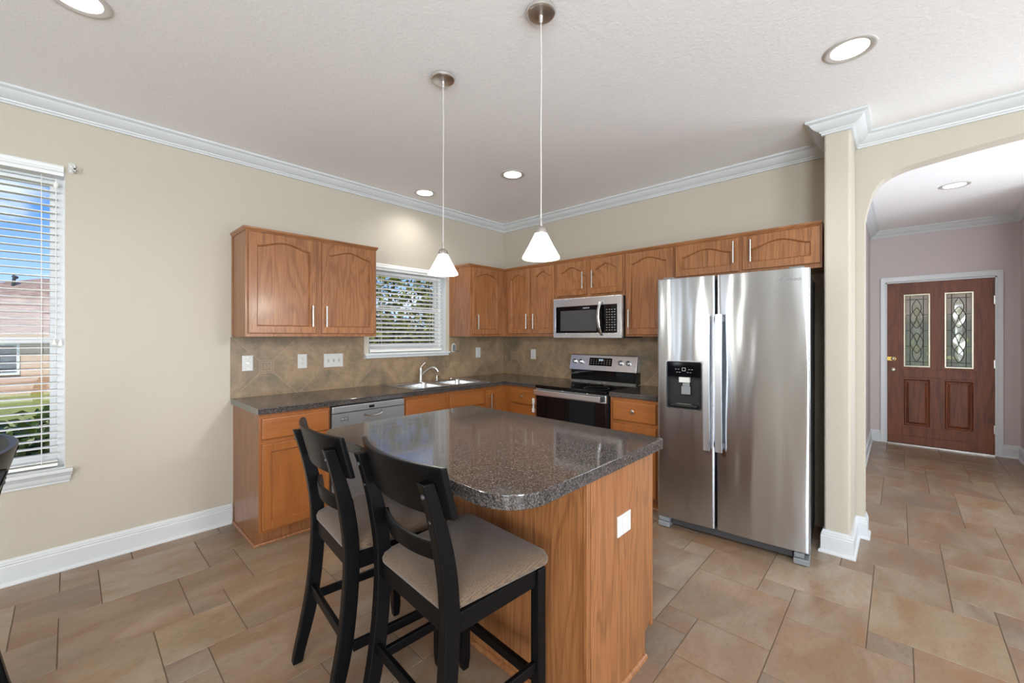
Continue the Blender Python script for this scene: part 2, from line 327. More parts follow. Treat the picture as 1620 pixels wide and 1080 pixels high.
# ------------------------------------------------------------------ mesh helpers
class MB:
    def __init__(s): s.bm = bmesh.new()
    def face(s, vs_, mi=0):
        try:
            f = s.bm.faces.new(vs_); f.material_index = mi; return f
        except ValueError: return None
    def box(s, x0, x1, y0, y1, z0, z1, mi=0):
        v = [s.bm.verts.new((x, y, z)) for z in (z0, z1) for y in (y0, y1) for x in (x0, x1)]
        for q in ((0, 2, 3, 1), (4, 5, 7, 6), (0, 1, 5, 4), (2, 6, 7, 3), (0, 4, 6, 2), (1, 3, 7, 5)):
            s.face([v[i] for i in q], mi)
        return s
    def loops(s, ls, closed=True, cap0=False, cap1=False, mi=0):
        R = [[s.bm.verts.new(p) for p in l] for l in ls]
        n = len(R[0])
        for a, b_ in zip(R, R[1:]):
            for i in range(n if closed else n - 1):
                j = (i + 1) % n; s.face([a[i], a[j], b_[j], b_[i]], mi)
        if cap0: s.face(list(reversed(R[0])), mi)
        if cap1: s.face(R[-1], mi)
        return s
    def prism(s, poly, axis, a0, a1, mi=0):
        i = 'xyz'.index(axis)
        def P(p, a):
            q = list(p); q.insert(i, a); return tuple(q)
        return s.loops([[P(p, a0) for p in poly], [P(p, a1) for p in poly]], True, True, True, mi)
    def lathe(s, prof, c=(0, 0, 0), axis='z', seg=24, mi=0, cap=True):
        ls = []
        for r, h in prof:
            l = []
            for k in range(seg):
                t = 2 * PI * k / seg; a, b_ = max(r, 1e-5) * math.cos(t), max(r, 1e-5) * math.sin(t)
                p = {'z': (a, b_, h), 'x': (h, a, b_), 'y': (a, h, b_)}[axis]
                l.append((p[0] + c[0], p[1] + c[1], p[2] + c[2]))
            ls.append(l)
        return s.loops(ls, True, cap, cap, mi)
    def tube(s, pts, r, seg=8, mi=0, rz=None):
        pts = [Vector(p) for p in pts]; ls = []
        up = Vector((0, 0, 1)); prev = None
        for i, p in enumerate(pts):
            d = (pts[min(i + 1, len(pts) - 1)] - pts[max(i - 1, 0)]).normalized()
            if prev is None:
                u = d.cross(up if abs(d.z) < 0.9 else Vector((1, 0, 0))).normalized()
            else:
                u = (prev - d * prev.dot(d)).normalized()
            prev = u; v = d.cross(u)
            rr = r[i] if isinstance(r, (list, tuple)) else r; r2 = rr if rz is None else rz
            ls.append([tuple(p + u * rr * math.cos(2 * PI * k / seg) + v * r2 * math.sin(2 * PI * k / seg)) for k in range(seg)])
        return s.loops(ls, True, True, True, mi)
    def sweep(s, path, prof, mi=0):
        """profile of (offset, z) swept along a 2-D polyline; offset goes to the left of travel, mitred"""
        P = [Vector(p) for p in path]; ls = []
        for i, p in enumerate(P):
            d0 = (P[i] - P[i - 1]).normalized() if i else None
            d1 = (P[i + 1] - P[i]).normalized() if i < len(P) - 1 else None
            n0 = Vector((-d0.y, d0.x)) if d0 else None; n1 = Vector((-d1.y, d1.x)) if d1 else None
            if n0 and n1: nn = (n0 + n1); nn = nn / max(nn.dot(n1), 1e-4)
            else: nn = n0 or n1
            ls.append([(p.x + nn.x * o, p.y + nn.y * o, z) for o, z in prof])
        return s.loops(ls, True, True, True, mi)
    def ring(s, outer, inner, axis, a0, a1, mi=0):
        """frame between two closed outlines of equal point count, extruded from a0 to a1"""
        i = 'xyz'.index(axis)
        def P(p, a):
            q = list(p); q.insert(i, a); return tuple(q)
        L_ = [[P(p, a0) for p in outer], [P(p, a1) for p in outer], [P(p, a1) for p in inner], [P(p, a0) for p in inner], [P(p, a0) for p in outer]]
        return s.loops(L_, True, False, False, mi)

def link(name, data, parent=None):
    o = bpy.data.objects.new(name, data); col.objects.link(o)
    if parent: o.parent = parent
    return o
def obj(name, B, mats, parent=None, bevel=0.0, seg=2, angle=35, sub=0, loc=None):
    bm = B.bm
    bmesh.ops.remove_doubles(bm, verts=bm.verts, dist=1e-6)
    bmesh.ops.recalc_face_normals(bm, faces=bm.faces)
    me = bpy.data.meshes.new(name); bm.to_mesh(me); bm.free()
    for mm in (mats if isinstance(mats, (list, tuple)) else [mats]): me.materials.append(mm)
    me.polygons.foreach_set('use_smooth', [True] * len(me.polygons))
    me.set_sharp_from_angle(angle=math.radians(angle))
    o = link(name, me, parent)
    if loc: o.location = loc
    if bevel:
        md = o.modifiers.new('bevel', 'BEVEL'); md.width = bevel; md.segments = seg; md.limit_method = 'ANGLE'; md.angle_limit = math.radians(40)
        md.harden_normals = False
    if not sub:
        md = o.modifiers.new('weighted_normals', 'WEIGHTED_NORMAL'); md.keep_sharp = True; md.weight = 60
    if sub:
        md = o.modifiers.new('subdivision', 'SUBSURF'); md.levels = sub; md.render_levels = sub
    return o
def tag(o, label, cat, group=None):
    o['label'] = label; o['category'] = cat
    if group: o['group'] = group
    return o
def thing(name, label, cat, loc=(0, 0, 0), rz=0.0, group=None):
    o = link(name, None); o.location = loc; o.rotation_euler = (0, 0, rz); o.empty_display_size = 0.1
    return tag(o, label, cat, group)
def struct(name, B, m, parent=None, **kw):
    o = obj(name, B, m, parent, **kw)
    if parent is None: o['kind'] = 'structure'
    return o
def dup(root, loc, rz=None, label=None, group=None):
    def cp(o, par):
        c = o.copy(); col.objects.link(c); c.parent = par
        for ch in list(o.children): cp(ch, c)
        return c
    r = cp(root, None); r.location = loc
    if rz is not None: r.rotation_euler = (0, 0, rz)
    if label: r['label'] = label
    if group: r['group'] = group
    return r
def text_mesh(name, body, size, m, parent, loc, rot, extrude=0.0006):
    cu = bpy.data.curves.new(name, 'FONT'); cu.body = body; cu.size = size; cu.extrude = extrude; cu.align_x = 'CENTER'; cu.align_y = 'CENTER'
    tmp = bpy.data.objects.new(name + '_curve', cu); col.objects.link(tmp)
    dg = bpy.context.evaluated_depsgraph_get(); me = bpy.data.meshes.new_from_object(tmp.evaluated_get(dg))
    col.objects.unlink(tmp); bpy.data.objects.remove(tmp); me.materials.clear(); me.materials.append(m); me.name = name
    o = link(name, me, parent); o.location = loc; o.rotation_euler = rot; return o

H = 2.743     # ceiling height
# ================================================================== SETTING
# floor: modular three-size tile pattern on a 6 inch grid
U = 0.1521
def build_floor():
    bm = bmesh.new(); lay = bm.loops.layers.color.new('tile')
    x0, x1, y0, y1 = 0.0, RX, RY, 3.56
    rnd = random.Random(3)
    def tile(gx, gy, n):
        a, b_ = 0.606 + gx * U, 0.606 + (gx + n) * U; c_, d = -3.74 + gy * U, -3.74 + (gy + n) * U
        a, b_, c_, d = max(a, x0), min(b_, x1), max(c_, y0), min(d, y1)
        if b_ - a < 0.01 or d - c_ < 0.01: return
        h = 0.0014; k = 0.0015
        top = [bm.verts.new(p) for p in ((a + h + k, c_ + h + k, 0), (b_ - h - k, c_ + h + k, 0), (b_ - h - k, d - h - k, 0), (a + h + k, d - h - k, 0))]
        bot = [bm.verts.new(p) for p in ((a + h, c_ + h, -0.003), (b_ - h, c_ + h, -0.003), (b_ - h, d - h, -0.003), (a + h, d - h, -0.003))]
        cc = (rnd.random(), rnd.random(), rnd.random(), 1)
        fs = [bm.faces.new(top)] + [bm.faces.new((bot[i], bot[(i + 1) % 4], top[(i + 1) % 4], top[i])) for i in range(4)]
        for f in fs:
            for l in f.loops: l[lay] = cc
    for A in range(-40, 60):
        for B_ in range(-40, 60):
            gx, gy = -3 * A + 2 * B_, A + 4 * B_
            if -8 < gx < 46 and -32 < gy < 54:
                tile(gx, gy, 3); tile(gx, gy + 3, 2); tile(gx + 2, gy + 3, 1)
    v = [bm.verts.new(p) for p in ((x0 - .1, y0 - .1, -0.002), (x1 + .1, y0 - .1, -0.002), (x1 + .1, y1 + .1, -0.002), (x0 - .1, y1 + .1, -0.002))]
    f = bm.faces.new(v); f.material_index = 1
    me = bpy.data.meshes.new('floor'); bm.to_mesh(me); bm.free()
    me.materials.append(M['tile']); me.materials.append(M['grout'])
    o = link('floor', me); o['kind'] = 'structure'
build_floor()
struct('ceiling', MB().box(-0.12, RX + 0.12, RY - 0.12, 3.7, H, H + 0.1), M['ceiling'])

def wall(name, axis, p0, p1, u0, u1, holes, m, z1=H):
    """wall slab perpendicular to axis between p0 and p1, along the other axis u0..u1, with rectangular holes"""
    B = MB()
    us = sorted({u0, u1} | {h[0] for h in holes} | {h[1] for h in holes})
    for a, b_ in zip(us, us[1:]):
        zs = [(0.0, z1)]
        for h in holes:
            if h[0] <= a + 1e-6 and h[1] >= b_ - 1e-6:
                zs = [q for s_, t_ in zs for q in ((s_, min(t_, h[2])), (max(s_, h[3]), t_)) if q[1] - q[0] > 1e-6]
        for s_, t_ in zs:
            if axis == 'x': B.box(p0, p1, a, b_, s_, t_)
            else: B.box(a, b_, p0, p1, s_, t_)
    return struct(name, B, m)
W1 = (-4.65, -3.722, 0.60, 2.345)        # dining window, wall A
W2 = (-1.805, -0.907, 1.213, 2.045)      # window over the sink
wall('wall_left', 'x', -0.18, 0.0, RY - 0.12, 0.13, [W1, W2], M['wall'])
wall('wall_front', 'y', RY - 0.12, RY, 0.0, RX, [(a, b_, 0.6, 2.3) for a, b_ in ADDED_BACKWIN], M['wall'])
wall('wall_right', 'x', RX, RX + 0.12, RY - 0.12, 0.13, [(-5.55, -3.85, 0.05, 2.2), (-2.75, -1.05, 0.05, 2.2)], M['wall'])
# wall B with the arched opening to the hall
ARX0, ARX1 = 3.433, 5.35
arch = [(3.433, 2.16), (3.446, 2.242), (3.472, 2.344), (3.504, 2.40), (3.535, 2.430), (3.567, 2.451), (3.61, 2.468), (3.657, 2.48), (3.743, 2.491), (3.826, 2.502), (3.98, 2.519), (4.123, 2.531), (4.39, 2.538)]
arch = arch + [(2 * 4.3915 - x, z) for x, z in reversed(arch[:-1])]
poly = [(0.0, 0.0), (0.0, H), (RX, H), (RX, 0.0), (ARX1, 0.0)] + list(reversed(arch)) + [(ARX0, 0.0)]
B = MB()
B.box(0.0, ARX0, 0.0, 0.125, 0.0, H); B.box(ARX1, RX, 0.0, 0.125, 0.0, H)
for (xa, za), (xb, zb) in zip(arch, arch[1:]):
    B.loops([[(xa, 0, za), (xb, 0, zb), (xb, 0, H), (xa, 0, H)], [(xa, .125, za), (xb, .125, zb), (xb, .125, H), (xa, .125, H)]], True, True, True)
bmesh.ops.remove_doubles(B.bm, verts=B.bm.verts, dist=1e-5)
seen = {}
for f in list(B.bm.faces):            # drop the inner faces where neighbouring strips meet
    k = tuple(sorted(tuple(round(c_, 4) for c_ in v.co) for v in f.verts))
    if k in seen:
        B.bm.faces.remove(f)
        if seen[k].is_valid: B.bm.faces.remove(seen[k])
    else: seen[k] = f
struct('wall_back', B, M['wall'], angle=50)
struct('wall_pier', MB().box(3.252, 3.384, -0.400, -0.0005, 0, H), M['wall'], bevel=0.012, seg=3)
# hall
wall('wall_hall_back', 'y', 3.56, 3.68, 3.2, 4.72, [(3.478, 4.424, 0.0, 2.066)], M['hall'])
struct('wall_hall_left', MB().box(3.20, 3.325, 0.126, 3.56, 0, H), M['hall'])
struct('wall_hall_right', MB().box(4.60, 4.72, 2.0, 3.56, 0, H).box(4.72, 5.55, 2.0, 2.12, 0, H).box(5.43, 5.55, 0.126, 0.35, 0, H).box(5.43, 5.55, 1.65, 2.0, 0, H).box(5.43, 5.55, 0.35, 1.65, 0, 0.6).box(5.43, 5.55, 0.35, 1.65, 2.2, H), M['hall'])
# mouldings
CROWN = [(0, 2.660), (0.012, 2.660), (0.012, 2.670), (0.020, 2.674), (0.022, 2.681), (0.033, 2.685), (0.050, 2.695), (0.064, 2.710), (0.070, 2.722), (0.078, 2.725), (0.088, 2.730), (0.088, H - 0.0005), (0, H - 0.0005)]
struct('trim_1', MB().sweep([(RX, 0), (3.384, 0), (3.384, -0.4), (3.252, -0.4), (3.252, 0), (0, 0), (0, RY)], CROWN), M['white'], angle=25)
struct('trim_2', MB().sweep([(5.43, 0.126), (5.43, 2.0), (4.6, 2.0), (4.6, 3.56), (3.325, 3.56), (3.325, 0.126)], CROWN), M['white'], angle=25)
BASE = [(0, 0.0), (0.028, 0.0), (0.028, 0.008), (0.024, 0.016), (0.016, 0.020), (0.016, 0.104), (0.013, 0.110), (0.0145, 0.117), (0.010, 0.122), (0.010, 0.129), (0.006, 0.136), (0.005, 0.143), (0, 0.143)]
struct('baseboard_left', MB().sweep([(0, -2.884), (0, RY)], BASE), M['white'], angle=25)
struct('baseboard_back', MB().sweep([(ARX0, 0.125), (ARX0, 0), (3.384, 0), (3.384, -0.4), (3.252, -0.4), (3.252, -0.02)], BASE), M['white'], angle=25)
struct('baseboard_hall_left', MB().sweep([(3.428, 3.56), (3.325, 3.56), (3.325, 0.126)], BASE), M['white'], angle=25)
struct('baseboard_hall_right', MB().sweep([(4.6, 2.0), (4.6, 3.56), (4.472, 3.56)], BASE), M['white'], angle=25)

# front door
CAS = []
def casing():
    B = MB(); y = 3.56
    o = [(3.428, 0.0), (3.428, 2.135), (4.472, 2.135), (4.472, 0.0)]
    prof = [(0.0, 0.0), (0.0, 0.018), (0.012, 0.020), (0.040, 0.014), (0.050, 0.014), (0.062, 0.010), (0.062, 0.0)]   # inset, thickness
    ls = []
    for t_, d in prof:
        ls.append([(3.428 + t_, y - d, 0.0), (3.428 + t_, y - d, 2.135 - t_), (4.472 - t_, y - d, 2.135 - t_), (4.472 - t_, y - d, 0.0)])
    B.loops(ls, False)
    B.box(3.478, 3.492, 3.54, 3.67, 0, 2.066).box(4.410, 4.424, 3.54, 3.67, 0, 2.066).box(3.478, 4.424, 3.54, 3.67, 2.052, 2.066)
    B.box(3.492, 4.41, 3.52, 3.66, 0.0, 0.014, 1)
    struct('trim_3', B, [M['white'], M['nickel']], angle=25)
casing()
door = link('door_1', None); door.location = (3.494, 3.545, 0.017); door['kind'] = 'structure'
door['label'] = 'dark mahogany front door with two leaded glass lites in the hall'
def rect(a, b_, c_, d): return [(a, c_), (b_, c_), (b_, d), (a, d)]
B = MB(); DW_, DH, T = 0.914, 2.032, 0.044
lx = [(0.157, 0.389), (0.517, 0.749)]; gz = (0.975, 1.882); pz = (0.232, 0.815)
B.box(0, lx[0][0], 0, T, 0, DH).box(lx[0][1], lx[1][0], 0, T, 0, DH).box(lx[1][1], DW_, 0, T, 0, DH)
for a, b_ in lx:
    B.box(a, b_, 0, T, 0, pz[0]).box(a, b_, 0, T, pz[1], gz[0]).box(a, b_, 0, T, gz[1], DH)
obj('door_frame', B, M['door'], door)
obj('lock_rail', MB().box(0.14, 0.77, -0.006, 0.0, 0.84, 0.945), M['door'], door, bevel=0.003)
obj('bottom_rail', MB().box(0.14, 0.77, -0.006, 0.0, 0.10, 0.215), M['door'], door, bevel=0.003)
for a, b_ in lx:
    B = MB(); z0, z1 = pz
    def R(i, y): return [(a + i, y, z0 + i), (b_ - i, y, z0 + i), (b_ - i, y, z1 - i), (a + i, y, z1 - i)]
    B.loops([R(0, 0.0), R(0.012, 0.014), R(0.02, 0.016), R(0.045, 0.004), R(0.05, 0.004)], True, False, True)
    obj('raised_panel', B, M['door'], door, angle=20)
    z0, z1 = gz; fr_ = MB(); o = 0.014
    fr_.ring(rect(a - .004, b_ + .004, z0 - .004, z1 + .004), rect(a + o, b_ - o, z0 + o, z1 - o), 'y', -0.004, 0.03)
    lite = obj('glass_lite', MB().box(a + .012, b_ - .012, 0.014, 0.020, z0 + .012, z1 - .012, 0), M['frostglass'], door)
    obj('lite_bead', fr_, M['pewter'], lite, bevel=0.003)
    # leaded pattern: border, two crossing double loops and a diamond star
    cx_, hw, zc, hh = (a + b_) / 2, (b_ - a) / 2 - 0.02, (z0 + z1) / 2, (z1 - z0) / 2 - 0.02
    cm = MB(); y = 0.008; r_ = 0.0042
    def line(pts): cm.tube([(cx_ + hw * u, y, zc + hh * v) for u, v in pts], r_, 6)
    for u in (-0.62, 0.62): line([(u, -1), (u, 1)])
    for v in (-0.9, 0.9): line([(-1, v), (1, v)])
    for v in (-0.45, 0.0, 0.45):
        line([(-1, v), (-0.62, v)]); line([(0.62, v), (1, v)])
    n_ = 40
    for sg in (-1, 1):
        line([(sg * 0.42 * abs(math.sin(PI * k / n_ * 1.0)) ** 0.9 * (1 if k <= n_ else 0), -0.9 + 0.5 * k / n_ * 1.0) for k in range(n_ + 1)])
        line([(sg * 0.42 * abs(math.sin(PI * k / n_)) ** 0.9, 0.4 + 0.5 * k / n_) for k in range(n_ + 1)])
        line([(sg * 0.6 * math.sin(PI * k / n_) ** 0.9, -0.66 + 0.60 * k / n_) for k in range(n_ + 1)])
        line([(sg * 0.6 * math.sin(PI * k / n_) ** 0.9, 0.06 + 0.60 * k / n_) for k in range(n_ + 1)])
        for sv in (-1, 1):
            line([(sg * 0.62 * (1 - k / 12.0) ** 1.5, sv * 0.40 * (k / 12.0) ** 1.0) for k in range(13)])
    obj('came', cm, M['lead'], lite)
    bv = MB()                                          # clear bevelled pieces inside the loops
    for zc_, h_, w_ in ((-0.65, 0.24, 0.38), (0.65, 0.24, 0.38), (-0.36, 0.26, 0.54), (0.36, 0.26, 0.54), (0.0, 0.3, 0.3)):
        pts = []
        for k in range(24):
            t_ = 2 * PI * k / 24; pts.append((cx_ + hw * w_ * math.sin(t_) * abs(math.sin(t_)) ** 0.15, zc + hh * (zc_ + h_ * math.cos(t_))))
        bv.prism(pts, 'y', 0.0085, 0.0135)
    obj('bevelled_glass', bv, M['artglass'], lite)
# hardware
dp = [(0.0, 1.045), (0.06, 1.045)] + [(0.06 + 0.024 * math.sin(PI * k / 10), 1.069 - 0.024 * math.cos(PI * k / 10)) for k in range(1, 10)] + [(0.06, 1.093), (0.0, 1.093)]
pl = obj('deadbolt_plate', MB().prism(dp, 'y', -0.004, -0.0002), M['brass'], door)
obj('deadbolt_rose', MB().lathe([(0.022, -0.004), (0.022, -0.010), (0.016, -0.016), (0.008, -0.018)], (0.055, 0, 1.069), 'y'), M['pewter'], pl)
obj('lockset', MB().lathe([(0.029, -0.0003), (0.029, -0.008), (0.022, -0.014), (0.010, -0.016)], (0.056, 0, 0.928), 'y'), M['pewter'], door)
for z in (1.776, 1.037, 0.284):
    obj('hinge', MB().box(0.905, 0.918, -0.010, -0.0003, z - 0.05, z + 0.05), M['nickel'], door, bevel=0.003)

# windows -------------------------------------------------------------
def window(name, W, meet, xg=-0.135):
    y0, y1, z0, z1 = W
    e_ = link(name, None); e_.location = (xg, y0, z0); e_['kind'] = 'structure'
    Wd, Hh, mz = y1 - y0, z1 - z0, meet - z0
    f = 0.035
    obj('jamb_liner', MB().ring(rect(0.0, Wd, 0.0, Hh), rect(0.003, Wd - 0.003, 0.003, Hh - 0.003), 'x', 0.0455, -xg - 0.0005), M['white'], e_)
    obj('window_frame', MB().ring(rect(0, Wd, 0, Hh), rect(f, Wd - f, f, Hh - f), 'x', -0.03, 0.045), M['vinyl'], e_, bevel=0.003)
    for nm, a, b_, xo in (('upper_sash', mz - 0.018, Hh - f, 0.0), ('lower_sash', f, mz + 0.018, 0.02)):
        s_ = obj(nm, MB().ring(rect(f, Wd - f, a, b_), rect(f + .028, Wd - f - .028, a + .036, b_ - .036), 'x', xo - 0.014, xo + 0.008), M['vinyl'], e_, bevel=0.002)
        obj('pane', MB().box(xo - 0.006, xo - 0.002, f + .025, Wd - f - .025, a + .03, b_ - .03), M['pane'], s_)
    return e_
w1 = window('window_1', W1, 1.353); w2 = window('window_2', W2, 1.641)
def sill(par, W, side, drop, proj):
    y0, y1, z0, z1 = W; ox, oy, oz = par.location
    B = MB().box(-0.05 - ox, proj - ox, -side, y1 - y0 + side, -0.022, 0.0)
    obj('sill', B, M['white'], par, bevel=0.005, seg=3)
    if drop:
        pr = [(0, -0.022), (0.030, -0.022), (0.027, -0.034), (0.018, -0.044), (0.016, -0.064), (0.008, -0.074), (0.008, -0.084), (0, -0.084)]
        B = MB().loops([[(p - ox, -side + 0.002 + (0.03 - p) * 0.6, z) for p, z in pr], [(p - ox, y1 - y0 + side - 0.002 - (0.03 - p) * 0.6, z) for p, z in pr]], True, True, True)
        obj('apron', B, M['white'], par)
sill(w1, W1, 0.034, True, 0.045); sill(w2, W2, 0.045, False, 0.032)
par = w2; ox = par.location.x
obj('apron', MB().box(-ox, 0.020 - ox, -0.03, W2[1] - W2[0] + 0.03, -0.044, -0.022), M['white'], par, bevel=0.004)
for i, (a, b_) in enumerate(ADDED_BACKWIN):
    o = obj('window_%d' % (i + 3), MB().ring(rect(a, b_, 0.6, 2.3), rect(a + .05, b_ - .05, 0.65, 2.25), 'y', RY - 0.10, RY - 0.02).box(a + .05, b_ - .05, RY - .09, RY - .05, 1.43, 1.47), M['vinyl']); o['kind'] = 'structure'  # unseen frames added around the back fill openings
for i, yy in enumerate((-4.7, -1.9)):
    o = obj('door_%d' % (i + 2), MB().ring(rect(yy - .85, yy + .85, 0.05, 2.2), rect(yy - .79, yy + .79, 0.11, 2.14), 'x', RX + 0.02, RX + 0.10).box(RX + .03, RX + .09, yy - .04, yy + .04, 0.11, 2.14), M['vinyl']); o['kind'] = 'structure'  # patio door frames made up to go with the right-hand fill
o = obj('window_6', MB().ring(rect(0.35, 1.65, 0.6, 2.2), rect(0.41, 1.59, 0.66, 2.14), 'x', 5.45, 5.52), M['vinyl']); o['kind'] = 'structure'  # unseen frame added where the hall fill light stands

def blind(name, label, W, ztop, zbot, tilt, cords, valproj, ymax=None, ztopval=None, side=0.0):
    y0, y1, z0, z1 = W; y0 += 0.010; y1 -= 0.008
    e_ = thing(name, label, 'blind', (-0.056, (y0 + y1) / 2, z0)); c_ = (y0 + y1) / 2; Wd = (y1 - y0) / 2
    # valance with a moulded face, on the wall surface
    zt = ztopval - z0; xo = 0.056
    pr = [(xo - 0.06, 0.0), (xo + valproj - 0.012, 0.0), (xo + valproj - 0.006, -0.008), (xo + valproj - 0.006, -0.024), (xo + valproj, -0.030), (xo + valproj, -0.038), (xo + valproj - 0.008, -0.044), (xo + valproj - 0.008, -0.062), (xo - 0.06, -0.062)]
    hw = Wd + side
    obj('valance', MB().loops([[(x, -hw, zt + z) for x, z in pr], [(x, hw, zt + z) for x, z in pr]], True, True, True), M['vinyl'], e_, angle=25)
    n = int((ztop - zbot) / 0.0418); B = MB(); sw = 0.0255
    Wsl = Wd - 0.02
    for k in range(n + 1):
        z = zbot - z0 + 0.018 + k * 0.0418
        if z > ztop - z0: break
        ct, st = math.cos(tilt), math.sin(tilt); t_ = 0.0019
        sec = [(-sw * ct, -sw * st - t_), (0, 0.003 - t_), (sw * ct, sw * st - t_), (sw * ct, sw * st + t_), (0, 0.003 + t_), (-sw * ct, -sw * st + t_)]
        B.loops([[(x, -Wsl, z + zz) for x, zz in sec], [(x, Wsl, z + zz) for x, zz in sec]], True, True, True)
    obj('slats', B, M['slat'], e_, angle=60)
    obj('bottom_rail', MB().box(-0.026, 0.026, -Wsl, Wsl, zbot - z0 - 0.012, zbot - z0 + 0.006), M['slat'], e_, bevel=0.003)
    for yy in cords:
        for x in (-0.026, 0.026): obj('ladder_cord', MB().tube([(x, yy, zbot - z0), (x, yy, ztop - z0 + 0.03)], 0.0016, 6), M['slat'], e_)
    return e_, c_
# dining window blind
b1, c1 = blind('window_blind', 'white horizontal slat blind in the dining window at the left edge', W1, 2.285, 0.622, 0.0, [-0.35, 0.0, 0.37], 0.022, ztopval=2.377, side=0.004)
dz = -W1[2]
obj('lift_cord', MB().tube([(0.046, 0.427, 2.30 + dz), (0.046, 0.427, 1.36 + dz)], 0.0022, 6).lathe([(0.002, 1.36 + dz), (0.010, 1.335 + dz), (0.011, 1.325 + dz), (0.002, 1.322 + dz)], (0.046, 0.42, 0), seg=10).lathe([(0.002, 1.36 + dz), (0.010, 1.33 + dz), (0.011, 1.32 + dz), (0.002, 1.317 + dz)], (0.046, 0.445, 0), seg=10).lathe([(0.004, 2.285 + dz), (0.012, 2.27 + dz), (0.012, 2.255 + dz), (0.004, 2.24 + dz)], (0.046, 0.427, 0), seg=10), M['slat'], b1)
b2, c2 = blind('window_blind', 'white horizontal slat blind in the window over the sink', W2, 1.985, 1.235, -0.36, [-0.30, 0.30], 0.024, ztopval=2.066, side=0.0)

# wall bracket by the dining window
br = thing('curtain_rod_bracket', 'small white curtain rod bracket on the wall beside the dining window', 'bracket', (0, -3.690, 2.375))
obj('back_plate', MB().box(0.0005, 0.006, -0.018, 0.012, -0.03, 0.03), M['plate'], br, bevel=0.002)
obj('arm', MB().box(0.006, 0.05, 0.012 - 0.010, 0.012, -0.018, -0.006).box(0.006, 0.05, 0.002, 0.012, -0.03, -0.024).box(0.044, 0.05, 0.002, 0.012, -0.03, 0.01), M['plate'], br, bevel=0.001)
for zz in (0.012, -0.014): obj('screw', MB().lathe([(0.004, 0.006), (0.004, 0.008), (0.001, 0.009)], (0, -0.006, zz), 'x', 10), M['chrome'], br)

# ================================================================== OUTSIDE
B = MB()
B.loops([[(-0.18, -30, -0.15), (-0.18, 30, -0.15)], [(-5, -30, -0.25), (-5, 30, -0.25)], [(-14, -30, -0.9), (-14, 30, -0.9)], [(-60, -30, -1.0), (-60, 30, -1.0)]], False)
o = obj('lawn', B, M['grass']); o['kind'] = 'structure'
o = obj('front_yard', MB().box(-8, 20, 3.7, 40, -0.3, -0.15), M['grass']); o['kind'] = 'structure'
def leaves(n, ctr, rad, size, rnd, shell=0.5):
    bm = bmesh.new()
    for k in range(n):
        while True:
            p = Vector((rnd.uniform(-1, 1), rnd.uniform(-1, 1), rnd.uniform(-1, 1)))
            if shell < p.length <= 1: break
        p = Vector((ctr[0] + p.x * rad[0], ctr[1] + p.y * rad[1], ctr[2] + p.z * rad[2]))
        d = Vector((rnd.gauss(0, 1), rnd.gauss(0, 1), rnd.gauss(0.2, 0.7))).normalized()
        u = d.cross(Vector((rnd.gauss(0, 1), rnd.gauss(0, 1), rnd.gauss(0, 1)))).normalized(); s_ = size * rnd.uniform(0.6, 1.3)
        nn = d.cross(u) * s_ * 0.18
        a = [bm.verts.new(p - d * s_), bm.verts.new(p + u * s_ * 0.45 + nn), bm.verts.new(p + d * s_), bm.verts.new(p - u * s_ * 0.45 + nn)]
        bm.faces.new((a[0], a[1], a[2])); bm.faces.new((a[0], a[2], a[3]))
    q = MB(); q.bm.free(); q.bm = bm; return q
def plant(name, label, cat, base, crowns, n, size, m, trunk, seed, group=None, shell=0.3):
    rnd = random.Random(seed); t = thing(name, label, cat, base, 0, group)
    bm = MB()
    for c_, r_ in crowns:
        q = leaves(n, c_, r_, size, rnd, shell); me = bpy.data.meshes.new('tmp'); q.bm.to_mesh(me); q.bm.free(); bm.bm.from_mesh(me); bpy.data.meshes.remove(me)
    obj('foliage', bm, m, t)
    st = MB()
    for c_, r_ in crowns:
        st.tube([(c_[0] * 0.1, c_[1] * 0.1, 0), (c_[0] * 0.5, c_[1] * 0.5, c_[2] * 0.5), (c_[0], c_[1], c_[2])], [trunk, trunk * 0.8, trunk * 0.4], 7)
    obj('trunk', st, M['bark'], t)
plant('hedge_bush', 'dark green leafy hedge bush outside the dining window', 'bush', (-1.15, -4.3, -0.16), [((0, 0.25, 0.45), (0.55, 0.75, 0.5)), ((0.05, -0.6, 0.5), (0.5, 0.6, 0.52)), ((-0.1, -0.15, 0.75), (0.3, 0.25, 0.35)), ((0, 0.6, 0.6), (0.4, 0.5, 0.42))], 1100, 0.05, M['leaf_dark'], 0.012, 1)
plant('tree', 'olive green leafy tree outside the sink window, nearer the fence', 'tree', (-5.0, 1.9, -0.25), [((0, 0, 2.2), (1.2, 1.6, 1.3)), ((0.3, 1.4, 2.4), (1.0, 1.1, 1.3)), ((0.2, 1.0, 1.1), (1.0, 1.2, 0.9)), ((-0.2, -0.5, 1.3), (0.8, 0.9, 0.8)), ((0.1, 2.4, 1.6), (0.9, 1.2, 1.6))], 2300, 0.085, M['leaf_mid'], 0.06, 2)
plant('tree', 'dark tree with sparse leaves against the sky seen through the sink blind', 'tree', (-6.6, -1.5, -0.3), [((0.2, 0.6, 1.6), (1.3, 1.4, 1.2)), ((0, 0.2, 3.1), (1.2, 1.6, 0.8))], 800, 0.10, M['leaf_dark'], 0.06, 3)
plant('shrub', 'low lime green shrub seen through the bottom left of the sink window', 'shrub', (-2.2, -0.75, -0.2), [((0, 0.05, 1.05), (0.42, 0.40, 0.45)), ((0.1, 0.4, 0.8), (0.4, 0.4, 0.5))], 600, 0.05, M['leaf_lime'], 0.015, 4)
